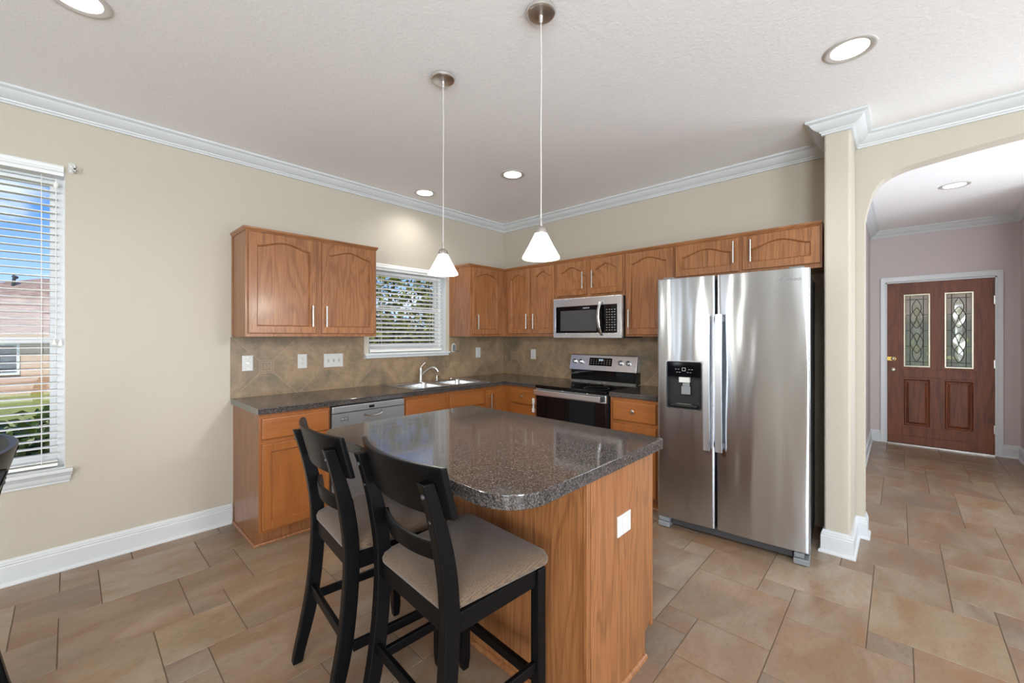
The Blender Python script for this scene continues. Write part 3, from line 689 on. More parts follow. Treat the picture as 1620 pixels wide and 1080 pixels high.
# fence outside the sink window
f_ = thing('fence', 'brown cedar privacy fence behind the trees outside the sink window', 'fence', (-8.0, 0, -0.5))
B = MB()
for k in range(70): B.box(-0.01, 0.01, -3.0 + k * 0.155, -3.0 + k * 0.155 + 0.145, 0.0, 2.15)
obj('pickets', B, M['fence'], f_); obj('fence_rail', MB().box(-0.05, -0.012, -3.0, 7.8, 0.4, 0.5).box(-0.05, -0.012, -3.0, 7.8, 1.6, 1.7), M['fence'], f_)
# neighbour's house
h_ = thing('house', 'tan brick house with a brown shingle roof beyond the dining window', 'house', (-22, 0, -1.0))
obj('house_wall', MB().box(-9, 0, -13, 6, 0, 2.42), M['siding'], h_)
obj('brick_base', MB().box(0.001, 0.08, -13, 6, 0, 0.75), M['brick'], h_)
ev = 0.5; ro = [(-9 - ev, -13 - ev, 2.4), (ev, -13 - ev, 2.4), (ev, 6 + ev, 2.4), (-9 - ev, 6 + ev, 2.4)]; ra = (-4.5, -4.6, 5.15); rb = (-4.5, 1.0, 5.15)
B = MB(); vv = [B.bm.verts.new(p) for p in ro]; va, vb = B.bm.verts.new(ra), B.bm.verts.new(rb)
for q in ((vv[0], vv[1], va), (vv[1], vv[2], vb, va), (vv[2], vv[3], vb), (vv[3], vv[0], va, vb), (vv[3], vv[2], vv[1], vv[0])): B.bm.faces.new(q)
rf = obj('roof', B, M['shingle'], h_)
obj('fascia', MB().box(ev, ev + 0.04, -13 - ev, 6 + ev, 2.22, 2.42), M['siding'], rf)
obj('vent_pipe', MB().tube([(-3.6, -5.45, 4.5), (-3.6, -5.40, 5.0)], 0.06, 8).tube([(-3.6, -5.40, 5.0), (-3.6, -5.35, 5.1)], 0.10, 8), M['darkgrey'], rf)
hw_ = obj('house_window', MB().ring(rect(-6.9, -5.05, 0.85, 2.1), rect(-6.82, -5.13, 0.93, 2.02), 'x', 0.0, 0.09), M['white'], h_)
obj('pane', MB().box(0.02, 0.04, -6.84, -5.11, 0.9, 2.05), M['darkpane'], hw_)
dup(h_, (8.0, 22.0, -0.2), -PI / 2, 'tan brick house across the street, behind the front door glass')
# greenery by the front door
plant('shrub', 'green shrub in the front yard behind the front door glass', 'shrub', (4.2, 7.0, -0.15), [((0, 0, 0.7), (1.5, 0.8, 0.8))], 900, 0.08, M['leaf_lime'], 0.03, 9)

# ================================================================== CABINETS
def door_mesh(x0, x1, z0, z1, yf, t=0.019, arch=0.0, st=0.052, rec=0.012):
    """slab whose outer face is at y = yf (room side, negative y), framed around a recessed panel"""
    B = MB(); n = 20 if arch else 1
    zt = z1 - st - arch
    def inner(i):
        a, b_ = x0 + st + i, x1 - st - i; pts = [(a, z0 + st + i), (b_, z0 + st + i)]
        for k in range(n + 1):
            u = k / n; pts.append((b_ + (a - b_) * u, zt - i + arch * (0.5 - 0.5 * math.cos(2 * PI * u)) ** 0.85))
        return pts
    def outer(i):
        a, b_ = x0 + i, x1 - i; pts = [(a, z0 + i), (b_, z0 + i)]
        ia, ib = x0 + st, x1 - st
        for k in range(n + 1):
            u = k / n; x = b_ + (a - b_) * u; pts.append((x, z1 - i))
        return pts
    P = lambda pts, y: [(x, y, z) for x, z in pts]
    B.loops([P(outer(0.0), yf + t), P(outer(0.0), yf + 0.005), P(outer(0.002), yf + 0.0015), P(outer(0.006), yf), P(inner(-0.001), yf), P(inner(0.002), yf + 0.007), P(inner(0.004), yf + 0.006), P(inner(0.007), yf + rec), P(inner(0.012), yf + rec)], True, True, True)
    return B
def slab_mesh(x0, x1, z0, z1, yf, t=0.019):
    B = MB()
    def R(i, y): return [(x0 + i, y, z0 + i), (x1 - i, y, z0 + i), (x1 - i, y, z1 - i), (x0 + i, y, z1 - i)]
    return B.loops([R(0, yf + t), R(0, yf + 0.006), R(0.003, yf + 0.002), R(0.010, yf)], True, True, True)
def pull(par, x, z, yf, length=0.158):
    B = MB(); y = yf - 0.032
    B.tube([(x, y, z - length / 2), (x, y, z + length / 2)], 0.006, 10)
    for dz_ in (-0.048, 0.048): B.tube([(x, yf, z + dz_), (x, y, z + dz_)], 0.0045, 8)
    return obj('handle', B, M['nickel'], par)
def knob(par, x, z, yf):
    return obj('knob', MB().lathe([(0.006, yf), (0.006, yf - 0.012), (0.015, yf - 0.018), (0.016, yf - 0.024), (0.010, yf - 0.028)], (x, 0, z), 'y', 14), M['nickel'], par)

def cabinet(run, label, s0, s1, z0, z1, depth, doors=(), drawers=(), toe=False, mould=True, ends=(False, False), group=None, name='wall_cabinet', hollow=False):
    g = 0.0008
    loc = (s0, -0.0008, z0) if run == 'B' else (0.0008, s0, z0)
    e_ = thing(name, label, 'cabinet', loc, 0 if run == 'B' else PI / 2, group)
    W_, Hh = s1 - s0 - g, z1 - z0
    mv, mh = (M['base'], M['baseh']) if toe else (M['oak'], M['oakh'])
    if toe:
        pr = [(0, 0), (-(depth - 0.075), 0), (-(depth - 0.075), 0.105), (-(depth - 0.019), 0.105), (-(depth - 0.019), Hh), (0, Hh)]
        if hollow:
            q = MB().prism(pr, 'x', 0, 0.014).prism(pr, 'x', W_ - 0.014, W_)
            q.box(0.014, W_ - 0.014, -0.012, 0, 0, Hh).box(0.014, W_ - 0.014, -(depth - 0.019), -0.012, 0.105, 0.118).box(0.014, W_ - 0.014, -(depth - 0.075), -(depth - 0.09), 0, 0.105)
            obj('carcass', q, mv, e_)
        else: obj('carcass', MB().prism(pr, 'x', 0, W_), M['oak'] if ends[0] else mv, e_)
        obj('face_frame', MB().box(0, W_, -depth, -(depth - 0.0188), 0.105, Hh), mv, e_, bevel=0.0015)
        sh = MB().sweep([(W_, -(depth - 0.075)), (0.0 if not ends[0] else -0.0, -(depth - 0.075))][::1] + ([(0, 0)] if ends[0] else []), [(0.0002, 0.0005), (0.014, 0.0005), (0.014, 0.006), (0.010, 0.014), (0.004, 0.018), (0.0002, 0.018)])
        obj('shoe_moulding', sh, M['oak'], e_)
    else:
        obj('carcass', MB().box(0, W_, -(depth - 0.019), 0, 0, Hh), mv, e_)
        obj('face_frame', MB().box(0, W_, -depth, -(depth - 0.0188), 0, Hh), mv, e_, bevel=0.0015)
        if mould:
            path = [(W_, -depth), (0, -depth)]
            if ends[1]: path = [(W_, 0)] + path
            if ends[0]: path = path + [(0, 0)]
            pr = [(0.0002, Hh - 0.024), (0.004, Hh - 0.024), (0.006, Hh - 0.016), (0.012, Hh - 0.010), (0.014, Hh), (0.014, Hh + 0.004), (0.0002, Hh + 0.004)]
            obj('top_moulding', MB().sweep(path, pr), M['oakh'], e_)
        if ends[0]:
            obj('scribe_strip', MB().box(-0.006, -0.0004, -0.028, -0.0004, 0, Hh - 0.026), mv, e_, bevel=0.001)
    yf = -depth - 0.0195
    for d in doors:
        a, b_, c_, dd, arch_, hd = d
        do = obj('door', door_mesh(a - s0, b_ - s0, c_ - z0, dd - z0, yf, 0.019, arch_), mv, e_, angle=22)
        if hd: pull(do, hd[0] - s0, hd[1] - z0, yf)
    for d in drawers:
        a, b_, c_, dd, kn = d
        do = obj('drawer', slab_mesh(a - s0, b_ - s0, c_ - z0, dd - z0, yf), mh, e_, angle=22)
        if kn: knob(do, kn[0] - s0, kn[1] - z0, yf)
    return e_
UB, UT = 1.372, 2.130
# wall A uppers
cabinet('A', 'two-door oak wall cabinet left of the sink window', -2.881, -1.908, UB, UT, 0.33,
        [(-2.866, -2.411, 1.396, 2.100, 0.04, (-2.450, 1.527)), (-2.369, -1.924, 1.396, 2.100, 0.04, (-2.347, 1.526))], ends=(True, True))
cabinet('A', 'single-door oak wall cabinet in the corner, right of the sink window', -0.853, -0.001, UB, UT, 0.33,
        [(-0.822, -0.408, 1.396, 2.100, 0.04, (-0.770, 1.526))], ends=(True, False))
# wall B uppers
cabinet('B', 'two-door oak wall cabinet between the corner and the microwave', 0.3315, 1.066, UB, UT, 0.33,
        [(0.397, 0.716, 1.404, 2.100, 0.045, (0.698, 1.533)), (0.750, 1.046, 1.404, 2.100, 0.045, (0.793, 1.532))])
cabinet('B', 'short two-door oak wall cabinet above the microwave', 1.067, 1.824, 1.742, UT, 0.33,
        [(1.086, 1.429, 1.772, 2.100, 0.045, (1.405, 1.910)), (1.478, 1.805, 1.772, 2.100, 0.045, (1.510, 1.908))])
cabinet('B', 'single-door oak wall cabinet between the microwave and the fridge', 1.825, 2.268, UB, UT, 0.33,
        [(1.838, 2.256, 1.388, 2.102, 0.045, (1.882, 1.530))])
cabinet('B', 'wide short two-door oak wall cabinet above the fridge', 2.269, 3.238, 1.828, UT, 0.33,
        [(2.279, 2.742, 1.854, 2.102, 0.045, (2.714, 1.993)), (2.768, 3.228, 1.858, 2.102, 0.045, (2.827, 1.989))])
# base cabinets
BT = 0.874
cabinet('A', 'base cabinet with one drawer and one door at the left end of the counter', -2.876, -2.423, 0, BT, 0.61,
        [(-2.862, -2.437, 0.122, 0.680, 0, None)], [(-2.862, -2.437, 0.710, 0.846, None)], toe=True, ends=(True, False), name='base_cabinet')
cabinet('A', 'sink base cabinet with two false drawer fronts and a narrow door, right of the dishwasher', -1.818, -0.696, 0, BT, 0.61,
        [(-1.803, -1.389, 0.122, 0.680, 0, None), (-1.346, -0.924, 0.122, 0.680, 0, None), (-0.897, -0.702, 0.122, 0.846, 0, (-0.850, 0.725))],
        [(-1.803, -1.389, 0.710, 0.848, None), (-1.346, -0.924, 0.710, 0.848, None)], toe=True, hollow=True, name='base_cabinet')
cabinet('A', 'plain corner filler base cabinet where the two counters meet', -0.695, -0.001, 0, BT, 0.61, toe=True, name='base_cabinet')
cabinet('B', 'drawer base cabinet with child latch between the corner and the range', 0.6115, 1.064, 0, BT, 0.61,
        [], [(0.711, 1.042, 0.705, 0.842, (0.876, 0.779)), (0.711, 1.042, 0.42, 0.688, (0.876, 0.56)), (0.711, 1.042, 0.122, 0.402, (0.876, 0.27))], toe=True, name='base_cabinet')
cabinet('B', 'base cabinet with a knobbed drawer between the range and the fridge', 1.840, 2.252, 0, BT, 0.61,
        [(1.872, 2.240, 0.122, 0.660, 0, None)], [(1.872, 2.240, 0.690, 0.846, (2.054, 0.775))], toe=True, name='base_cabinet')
lt = thing('child_safety_latch', 'white plastic child safety latch on the drawers left of the range', 'latch', (1.022, -0.6305, 0.66))
obj('latch_pad', MB().box(-0.014, 0.014, -0.016, -0.0005, 0.06, 0.115), M['plate'], lt, bevel=0.004)
obj('latch_catch', MB().box(-0.014, 0.014, -0.016, -0.0005, -0.02, 0.02).box(-0.012, 0.010, -0.010, -0.006, 0.02, 0.06), M['plate'], lt, bevel=0.004)

# ------------------------------------------------------------------ counters
SX0, SX1, SY0, SY1 = 0.070, 0.548, -1.690, -0.820
ct = thing('countertop', 'dark speckled L-shaped countertop under the sink window, meeting at the corner', 'countertop', (0, 0, 0.876))
t0, t1 = 0.0, 0.038
B = MB().box(0.001, 0.635, -2.888, SY0, t0, t1).box(0.001, 0.635, SY1, -0.001, t0, t1).box(0.001, SX0, SY0, SY1, t0, t1).box(SX1, 0.635, SY0, SY1, t0, t1).box(0.635, 1.064, -0.635, -0.001, t0, t1)
B.box(0.6352, 0.638, -2.888, -0.638, t0, t1 - .004)
obj('worktop', B, M['counter'], ct)
obj('edge_rim', MB().tube([(0.6375, -2.888, t1 - .005), (0.6375, -0.6375, t1 - .005), (1.064, -0.6375, t1 - .005)], 0.005, 10), M['counter'], ct)
obj('end_cap', MB().box(0.001, 0.638, -2.8905, -2.8882, t0, t1), M['strip'], ct)
c2_ = thing('countertop', 'short dark speckled countertop between the range and the fridge', 'countertop', (1.838, -0.001, 0.876))
obj('worktop', MB().box(0, 0.414, -0.635, 0, t0, t1), M['counter'], c2_, bevel=0.005, seg=3)
# backsplash
B = MB().box(0.0005, 0.008, -2.893, -1.852, 0.9145, 1.371).box(0.0005, 0.008, -1.852, -0.862, 0.9145, 1.166).box(0.0005, 0.008, -0.860, -0.001, 0.9145, 1.371).box(0.0005, 0.008, -1.905, -1.852, 1.371, 1.372)
tag(obj('tile_backsplash', B, M['splashA']), 'brown diagonal slate tile backsplash behind the sink on the window wall', 'backsplash')
tag(obj('tile_backsplash', MB().box(0.0085, 2.27, -0.008, -0.0005, 0.9145, 1.371).box(1.066, 1.83, -0.008, -0.0005, 1.3712, 1.73), M['splashB']), 'brown diagonal slate tile backsplash behind the range on the back wall', 'backsplash')

# ------------------------------------------------------------------ sink, faucet
sk = thing('kitchen_sink', 'double-bowl stainless steel sink set in the counter under the window', 'sink', (0.309, -1.255, 0.9145))
def rrect(hx, hy, r, n=5, c_=(0, 0)):
    pts = []
    for (sx_, sy_, a0) in ((1, 1, 0), (-1, 1, PI / 2), (-1, -1, PI), (1, -1, 3 * PI / 2)):
        for k in range(n + 1):
            a = a0 + PI / 2 * k / n; pts.append((c_[0] + sx_ * (hx - r) + r * math.cos(a), c_[1] + sy_ * (hy - r) + r * math.sin(a)))
    return pts
def bowl(B, c_, hx, hy, r, dep):
    P = lambda p, z: [(x, y, z) for x, y in p]
    B.loops([P(rrect(hx + .012, hy + .012, r + .012, 5, c_), 0.006), P(rrect(hx, hy, r, 5, c_), 0.004), P(rrect(hx - .008, hy - .008, r, 5, c_), -0.01), P(rrect(hx - .02, hy - .02, r, 5, c_), -dep + .02), P(rrect(hx - .04, hy - .04, r, 5, c_), -dep)], True, False, True)
B = MB(); rim = (0.272, 0.450)
bc = [(0.025, -0.212), (0.025, 0.212)]; bh = (0.195, 0.190)
# deck as strips around the two bowls
X = [-rim[0], bc[0][0] - bh[0] - .012, bc[0][0] + bh[0] + .012, rim[0]]
Y = [-rim[1], bc[0][1] - bh[1] - .012, bc[0][1] + bh[1] + .012, bc[1][1] - bh[1] - .012, bc[1][1] + bh[1] + .012, rim[1]]
for (a, b_, c_, d) in ((X[0], X[1], Y[0], Y[5]), (X[2], X[3], Y[0], Y[5]), (X[1], X[2], Y[0], Y[1]), (X[1], X[2], Y[2], Y[3]), (X[1], X[2], Y[4], Y[5])):
    B.box(a, b_, c_, d, 0.0, 0.006)
for c_ in bc:      # corner fillets of the bowl openings
    o = rrect(bh[0] + .012, bh[1] + .012, 0.055, 5, c_)
    q = 6
    for ci, (sx_, sy_) in enumerate(((1, 1), (-1, 1), (-1, -1), (1, -1))):
        cp = B.bm.verts.new((c_[0] + sx_ * (bh[0] + .012), c_[1] + sy_ * (bh[1] + .012), 0.006))
        ar = [B.bm.verts.new((x, y, 0.006)) for x, y in o[ci * q:(ci + 1) * q]]
        for k in range(q - 1): B.face([cp, ar[k], ar[k + 1]])
obj('rim', B, M['sink'], sk)
for c_ in bc:
    B = MB(); bowl(B, c_, bh[0], bh[1], 0.043, 0.17); bo = obj('bowl', B, M['sink'], sk)
    obj('drain', MB().lathe([(0.042, -0.1695), (0.042, -0.167), (0.03, -0.1665), (0.02, -0.1685)], (c_[0], c_[1], 0)), M['chrome'], bo)
obj('hole_cover', MB().lathe([(0.018, 0.006), (0.018, 0.010), (0.012, 0.014)], (-0.232, 0.36, 0)), M['chrome'], sk)
fc = thing('faucet', 'brushed nickel faucet with an arched spout at the back of the sink', 'faucet', (0.082, -1.285, 0.921))
obj('faucet_body', MB().lathe([(0.032, 0.0), (0.032, 0.006), (0.022, 0.014), (0.019, 0.05), (0.018, 0.10), (0.022, 0.125), (0.017, 0.14)]), M['nickel'], fc)
ang = math.radians(42); dx_, dy_ = math.cos(ang), math.sin(ang)
sp = [(0.0, 0.055), (0.03, 0.085), (0.06, 0.115), (0.085, 0.130), (0.115, 0.138), (0.145, 0.133), (0.165, 0.118), (0.176, 0.098)]
obj('spout', MB().tube([(d * dx_, d * dy_, z) for d, z in sp], [0.012, 0.013, 0.013, 0.013, 0.014, 0.016, 0.017, 0.017], 12), M['nickel'], fc)
obj('lever', MB().tube([(0, 0, 0.135), (0.006, 0.016, 0.158), (0.012, 0.034, 0.178), (0.014, 0.046, 0.184)], [0.012, 0.008, 0.009, 0.011], 10), M['nickel'], fc)
sd = thing('soap_dispenser', 'small nickel soap dispenser on the sink deck right of the faucet', 'soap dispenser', (0.082, -1.085, 0.921))
obj('base', MB().lathe([(0.018, 0), (0.018, 0.008), (0.010, 0.014), (0.009, 0.034), (0.012, 0.038), (0.010, 0.048)], seg=14), M['nickel'], sd)
obj('spout', MB().tube([(0, 0, 0.044), (0.02, 0.01, 0.048), (0.045, 0.024, 0.036)], [0.009, 0.007, 0.006], 8), M['nickel'], sd)

# ------------------------------------------------------------------ wall plates
def plate_frame(par, hw, hh, m=None):
    return obj('cover_plate', MB().loops([[(0.0002, y, z) for y, z in rect(-hw, hw, -hh, hh)], [(0.004, y, z) for y, z in rect(-hw, hw, -hh, hh)], [(0.006, y, z) for y, z in rect(-hw + .004, hw - .004, -hh + .004, hh - .004)]], True, True, True), M['plate'], par, angle=20)
def wallplate(name, label, cat, loc, rz, kind, hw=0.036, hh=0.058):
    e_ = thing(name, label, cat, loc, rz)
    plate_frame(e_, hw, hh)
    if kind == 'outlet':
        for s_ in (-1, 1):
            r_ = obj('receptacle', MB().prism([(0.016 * math.cos(a * PI / 8) if abs(math.cos(a * PI / 8)) < 0.95 else 0.016 * math.cos(a * PI / 8), s_ * 0.020 + 0.014 * math.sin(a * PI / 8)) for a in range(16)], 'x', 0.006, 0.0072), M['plate'], e_)
            obj('slots', MB().box(0.0072, 0.0076, -0.007, -0.005, s_ * .020 + 0, s_ * .020 + .008).box(0.0072, 0.0076, 0.005, 0.007, s_ * .020 + 0, s_ * .020 + .007).box(0.0072, 0.0076, -0.002, 0.002, s_ * .020 - .009, s_ * .020 - .005), M['slot'], r_)
    elif kind == 'cable':
        obj('coax_jack', MB().lathe([(0.008, 0.006), (0.008, 0.008), (0.005, 0.009), (0.005, 0.016), (0.002, 0.016)], (0, 0, 0), 'x', 12), M['chrome'], e_)
        for zz in (0.042, -0.042): obj('screw', MB().lathe([(0.003, 0.006), (0.003, 0.007)], (0, 0, zz), 'x', 8), M['chrome'], e_)
    elif kind == 'rocker':
        obj('rocker', MB().box(0.006, 0.009, -0.016, 0.016, -0.033, 0.033), M['plate'], e_, bevel=0.0015)
    else:
        for k in range(int(kind)):
            yy = (k - (int(kind) - 1) / 2) * 0.046
            t_ = obj('toggle_slot', MB().box(0.006, 0.0066, yy - .006, yy + .006, -0.013, 0.013), M['screen'], e_)
            obj('toggle', MB().loops([[(0.0066, y, z) for y, z in rect(yy - .004, yy + .004, -0.006, 0.006)], [(0.018, y, z) for y, z in rect(yy - .003, yy + .003, 0.003, 0.010)]], True, True, True), M['plate'], t_)
    return e_
TX = 0.0085
wallplate('cable_outlet', 'white coax cable plate on the backsplash, leftmost of the plates', 'wall plate', (TX, -2.785, 1.172), 0, 'cable')
wallplate('wall_outlet', 'white duplex outlet on the backsplash between the cable plate and the triple switch', 'outlet', (TX, -2.392, 1.170), 0, 'outlet')
wallplate('light_switch', 'wide white triple toggle switch plate on the backsplash under the cabinet', 'switch', (TX, -2.134, 1.166), 0, '3', 0.083, 0.058)
wallplate('light_switch', 'white single rocker switch on the backsplash right of the sink', 'switch', (TX, -0.440, 1.186), 0, 'rocker')
wallplate('light_switch', 'white single rocker switch on the backsplash left of the range', 'switch', (0.490, -TX, 1.166), -PI / 2, 'rocker')
# towel holder bracket under the corner cabinet
tb = thing('towel_holder_bracket', 'small arched metal bracket on the backsplash right of the sink window', 'bracket', (TX, -0.805, 1.245))
ap = [(-0.028, -0.045), (0.028, -0.045)] + [(0.028 * math.cos(PI * k / 10), 0.02 + 0.03 * math.sin(PI * k / 10)) for k in range(11)]
obj('back_plate', MB().prism(ap, 'x', 0.0003, 0.008), M['plate'], tb, bevel=0.002)
ap2 = [(y * 0.72, z * 0.78) for y, z in ap]
obj('face', MB().prism(ap2, 'x', 0.008, 0.012), M['greyplastic'], tb, bevel=0.001)
obj('hook', MB().tube([(0.012, 0, -0.032), (0.05, 0.0, -0.036), (0.055, 0.03, -0.036)], 0.004, 8), M['nickel'], tb)

# ------------------------------------------------------------------ dishwasher
dw = thing('dishwasher', 'stainless steel dishwasher under the counter left of the sink', 'dishwasher', (0.0, -2.421, 0.0), PI / 2)
obj('tub', MB().box(0.002, 0.598, -0.59, -0.03, 0.10, 0.868), M['darkgrey'], dw)
obj('toe_panel', MB().box(0.004, 0.596, -0.55, -0.53, 0.003, 0.10), M['satinblack'], dw)
y = -0.632
hx0, hx1 = 0.245, 0.405
B = MB().box(0.004, hx0, y, -0.592, 0.115, 0.812).box(hx1, 0.596, y, -0.592, 0.115, 0.812).box(hx0, hx1, y, -0.592, 0.115, 0.768).box(hx0, hx1, y, -0.592, 0.802, 0.812).box(hx0, hx1, y + .025, -0.592, 0.768, 0.802)
dd = obj('door', B, M['dw'], dw)
obj('handle_lip', MB().tube([(hx0 + .005, y - .003, 0.782), (hx0 + .03, y - .004, 0.770), (0.325, y - .005, 0.766), (hx1 - .03, y - .004, 0.770), (hx1 - .005, y - .003, 0.782)], 0.006, 8), M['chrome'], dd)
cp_ = obj('control_panel', MB().box(0.004, 0.596, y - 0.006, -0.592, 0.814, 0.866), M['dw'], dw, bevel=0.006, seg=3)
obj('display', MB().box(0.286, 0.330, y - 0.007, y - 0.006, 0.829, 0.848), M['gloss'], cp_)
B = MB()
for k in range(6): B.box(0.19 + k * 0.014, 0.197 + k * 0.014, y - .0066, y - .006, 0.834, 0.8365)
for k in range(6): B.box(0.35 + k * 0.018, 0.358 + k * 0.018, y - .0066, y - .006, 0.838, 0.8405)
obj('button_print', B, M['darkgrey'], cp_)
bd = obj('badge', MB().box(0.070, 0.124, y - 0.001, y - .0001, 0.757, 0.781), M['satinblack'], dd, bevel=0.001)
obj('badge_print', MB().box(0.074, 0.088, y - 0.0016, y - .001, 0.762, 0.776).box(0.092, 0.120, y - 0.0016, y - .001, 0.771, 0.776).box(0.092, 0.118, y - 0.0016, y - .001, 0.762, 0.766), M['screen'], bd)

# ------------------------------------------------------------------ range
rg = thing('kitchen_range', 'stainless and black electric range under the microwave', 'range', (1.069, -0.012, 0.0))
RW = 0.760
obj('body', MB().box(0.002, RW - .002, -0.622, -0.02, 0.03, 0.888), M['satinblack'], rg)
obj('foot', MB().box(0.03, 0.08, -0.55, -0.50, 0.0, 0.03).box(RW - .08, RW - .03, -0.55, -0.50, 0, 0.03).box(0.03, 0.08, -0.12, -0.07, 0.0, 0.03).box(RW - .08, RW - .03, -0.12, -0.07, 0, 0.03), M['satinblack'], rg)
obj('storage_drawer', MB().box(0.006, RW - .006, -0.645, -0.624, 0.06, 0.20), M['steel'], rg, bevel=0.003)
od = obj('oven_door', MB().box(0.004, RW - .004, -0.648, -0.624, 0.205, 0.812), M['gloss'], rg, bevel=0.004)
obj('door_top_band', MB().box(0.004, RW - .004, -0.650, -0.624, 0.8125, 0.880), M['steel'], od, bevel=0.003)
hb = MB().box(0.012, RW - .03, -0.700, -0.688, 0.826, 0.872)
obj('oven_handle', hb, M['steel'], od, bevel=0.005, seg=3)
obj('handle_end', MB().box(0.014, 0.040, -0.688, -0.650, 0.832, 0.868).box(RW - .030, RW - .016, -0.701, -0.650, 0.828, 0.870), M['satinblack'], od, bevel=0.004)
ck = obj('cooktop', MB().box(-0.001, RW + .001, -0.655, -0.07, 0.889, 0.914), M['gloss'], rg, bevel=0.005, seg=3)
B = MB()
for cx_, cy_, r_ in ((0.20, -0.48, 0.10), (0.57, -0.49, 0.11), (0.20, -0.22, 0.08), (0.57, -0.22, 0.075), (0.385, -0.2, 0.045)):
    B.loops([[(cx_ + q * math.cos(2 * PI * k / 40), cy_ + q * math.sin(2 * PI * k / 40), 0.9143) for k in range(40)] for q in (r_ - .0015, r_ + .0015)], True)
obj('burner_ring', B, M['greyplastic'], ck)
bg_ = obj('backguard_base', MB().box(0.012, RW - .012, -0.080, -0.002, 0.9145, 1.030), M['gloss'], rg, bevel=0.003)
obj('vent_strip', MB().box(0.012, RW - .012, -0.100, -0.081, 0.9145, 0.921).box(0.012, RW - .012, -0.092, -0.081, 0.924, 0.929), M['steel'], bg_, bevel=0.001)
pr = [(-0.100, 1.031), (-0.002, 1.031), (-0.002, 1.190), (-0.050, 1.190), (-0.066, 1.184)]
bgp = obj('control_panel', MB().prism(pr, 'x', 0.0, RW - .008), M['steel'], rg, bevel=0.004, seg=3)
sl = math.atan2(0.034, 0.153)
def on_panel(z): return -0.100 + (z - 1.031) * (0.034 / 0.153)
B = MB(); zz0, zz1 = 1.082, 1.158
B.loops([[(x, on_panel(z) - d, z) for x, z in rect(0.236, 0.492, zz0, zz1)] for d in (0.0, 0.0025)], True, False, True)
ds = obj('display', B, M['gloss'], bgp)
B = MB()
for k in range(8):
    for z in (1.100, 1.118, 1.136):
        x = 0.252 + k * 0.030
        if 2 < k < 5 and z > 1.12: continue
        B.loops([[(xx, on_panel(zz) - d, zz) for xx, zz in rect(x, x + .012, z, z + .004)] for d in (0.0024, 0.003)], True, False, True)
obj('button_print', B, M['screen'], ds)
B = MB(); 
for x in (0.345, 0.357, 0.372, 0.384): B.loops([[(xx, on_panel(zz) - d, zz) for xx, zz in rect(x, x + .007, 1.130, 1.146)] for d in (0.0024, 0.003)], True, False, True)
obj('clock_digits', B, M['clock'], ds)
for x in (0.062, 0.136, 0.585, 0.665):
    z = 1.118; kb = obj('knob', MB().lathe([(0.024, on_panel(z) + .002), (0.024, on_panel(z) - .006), (0.019, on_panel(z) - .010), (0.018, on_panel(z) - .028), (0.014, on_panel(z) - .031)], (x, 0, z), 'y', 20), M['steel'], bgp)
    obj('knob_grip', MB().box(x - .004, x + .004, on_panel(z) - .036, on_panel(z) - .029, z - .017, z + .017), M['darkgrey'], kb, bevel=0.002)

# ------------------------------------------------------------------ microwave
mw = thing('microwave', 'over-the-range stainless microwave with a black glass door', 'microwave', (1.093, -0.0085, 1.358))
MW_ = 0.744
obj('case', MB().box(0.004, MW_ - .004, -0.375, 0, 0.004, 0.376), M['satinblack'], mw)
obj('underside_vent', MB().box(0.05, MW_ - .05, -0.33, -0.05, 0.0, 0.004), M['greyplastic'], mw)
fr_ = obj('front_frame', MB().ring([(0.0, 0.0), (MW_, 0.0), (MW_, 0.382), (0.0, 0.382)], [(0.03, 0.048), (MW_ - .045, 0.048), (MW_ - .045, 0.300), (0.03, 0.300)], 'y', -0.408, -0.376), M['steel'], mw, bevel=0.004)
dg_ = obj('door_glass', MB().box(0.031, 0.560, -0.405, -0.378, 0.049, 0.299), M['gloss'], mw)
obj('window_mesh', MB().box(0.085, 0.490, -0.4056, -0.405, 0.068, 0.262), M['darkgrey'], dg_)
cpn = obj('control_panel', MB().box(0.562, MW_ - .046, -0.405, -0.378, 0.049, 0.299), M['gloss'], mw)
B = MB()
for r_ in range(9):
    for c_ in range(4):
        x, z = 0.592 + c_ * 0.026, 0.07 + r_ * 0.023
        B.box(x, x + 0.010 + 0.004 * ((r_ + c_) % 2), -0.4056, -0.405, z, z + 0.006)
obj('button_print', B, M['screen'], cpn)
obj('badge', MB().box(0.345, 0.415, -0.4056, -0.405, 0.277, 0.286), M['screen'], dg_)
obj('handle', MB().tube([(0.545, -0.408, 0.338), (0.541, -0.428, 0.325), (0.535, -0.448, 0.26), (0.533, -0.452, 0.19), (0.537, -0.446, 0.11), (0.545, -0.428, 0.05), (0.549, -0.408, 0.03)], 0.016, 12, rz=0.010), M['chrome'], mw)

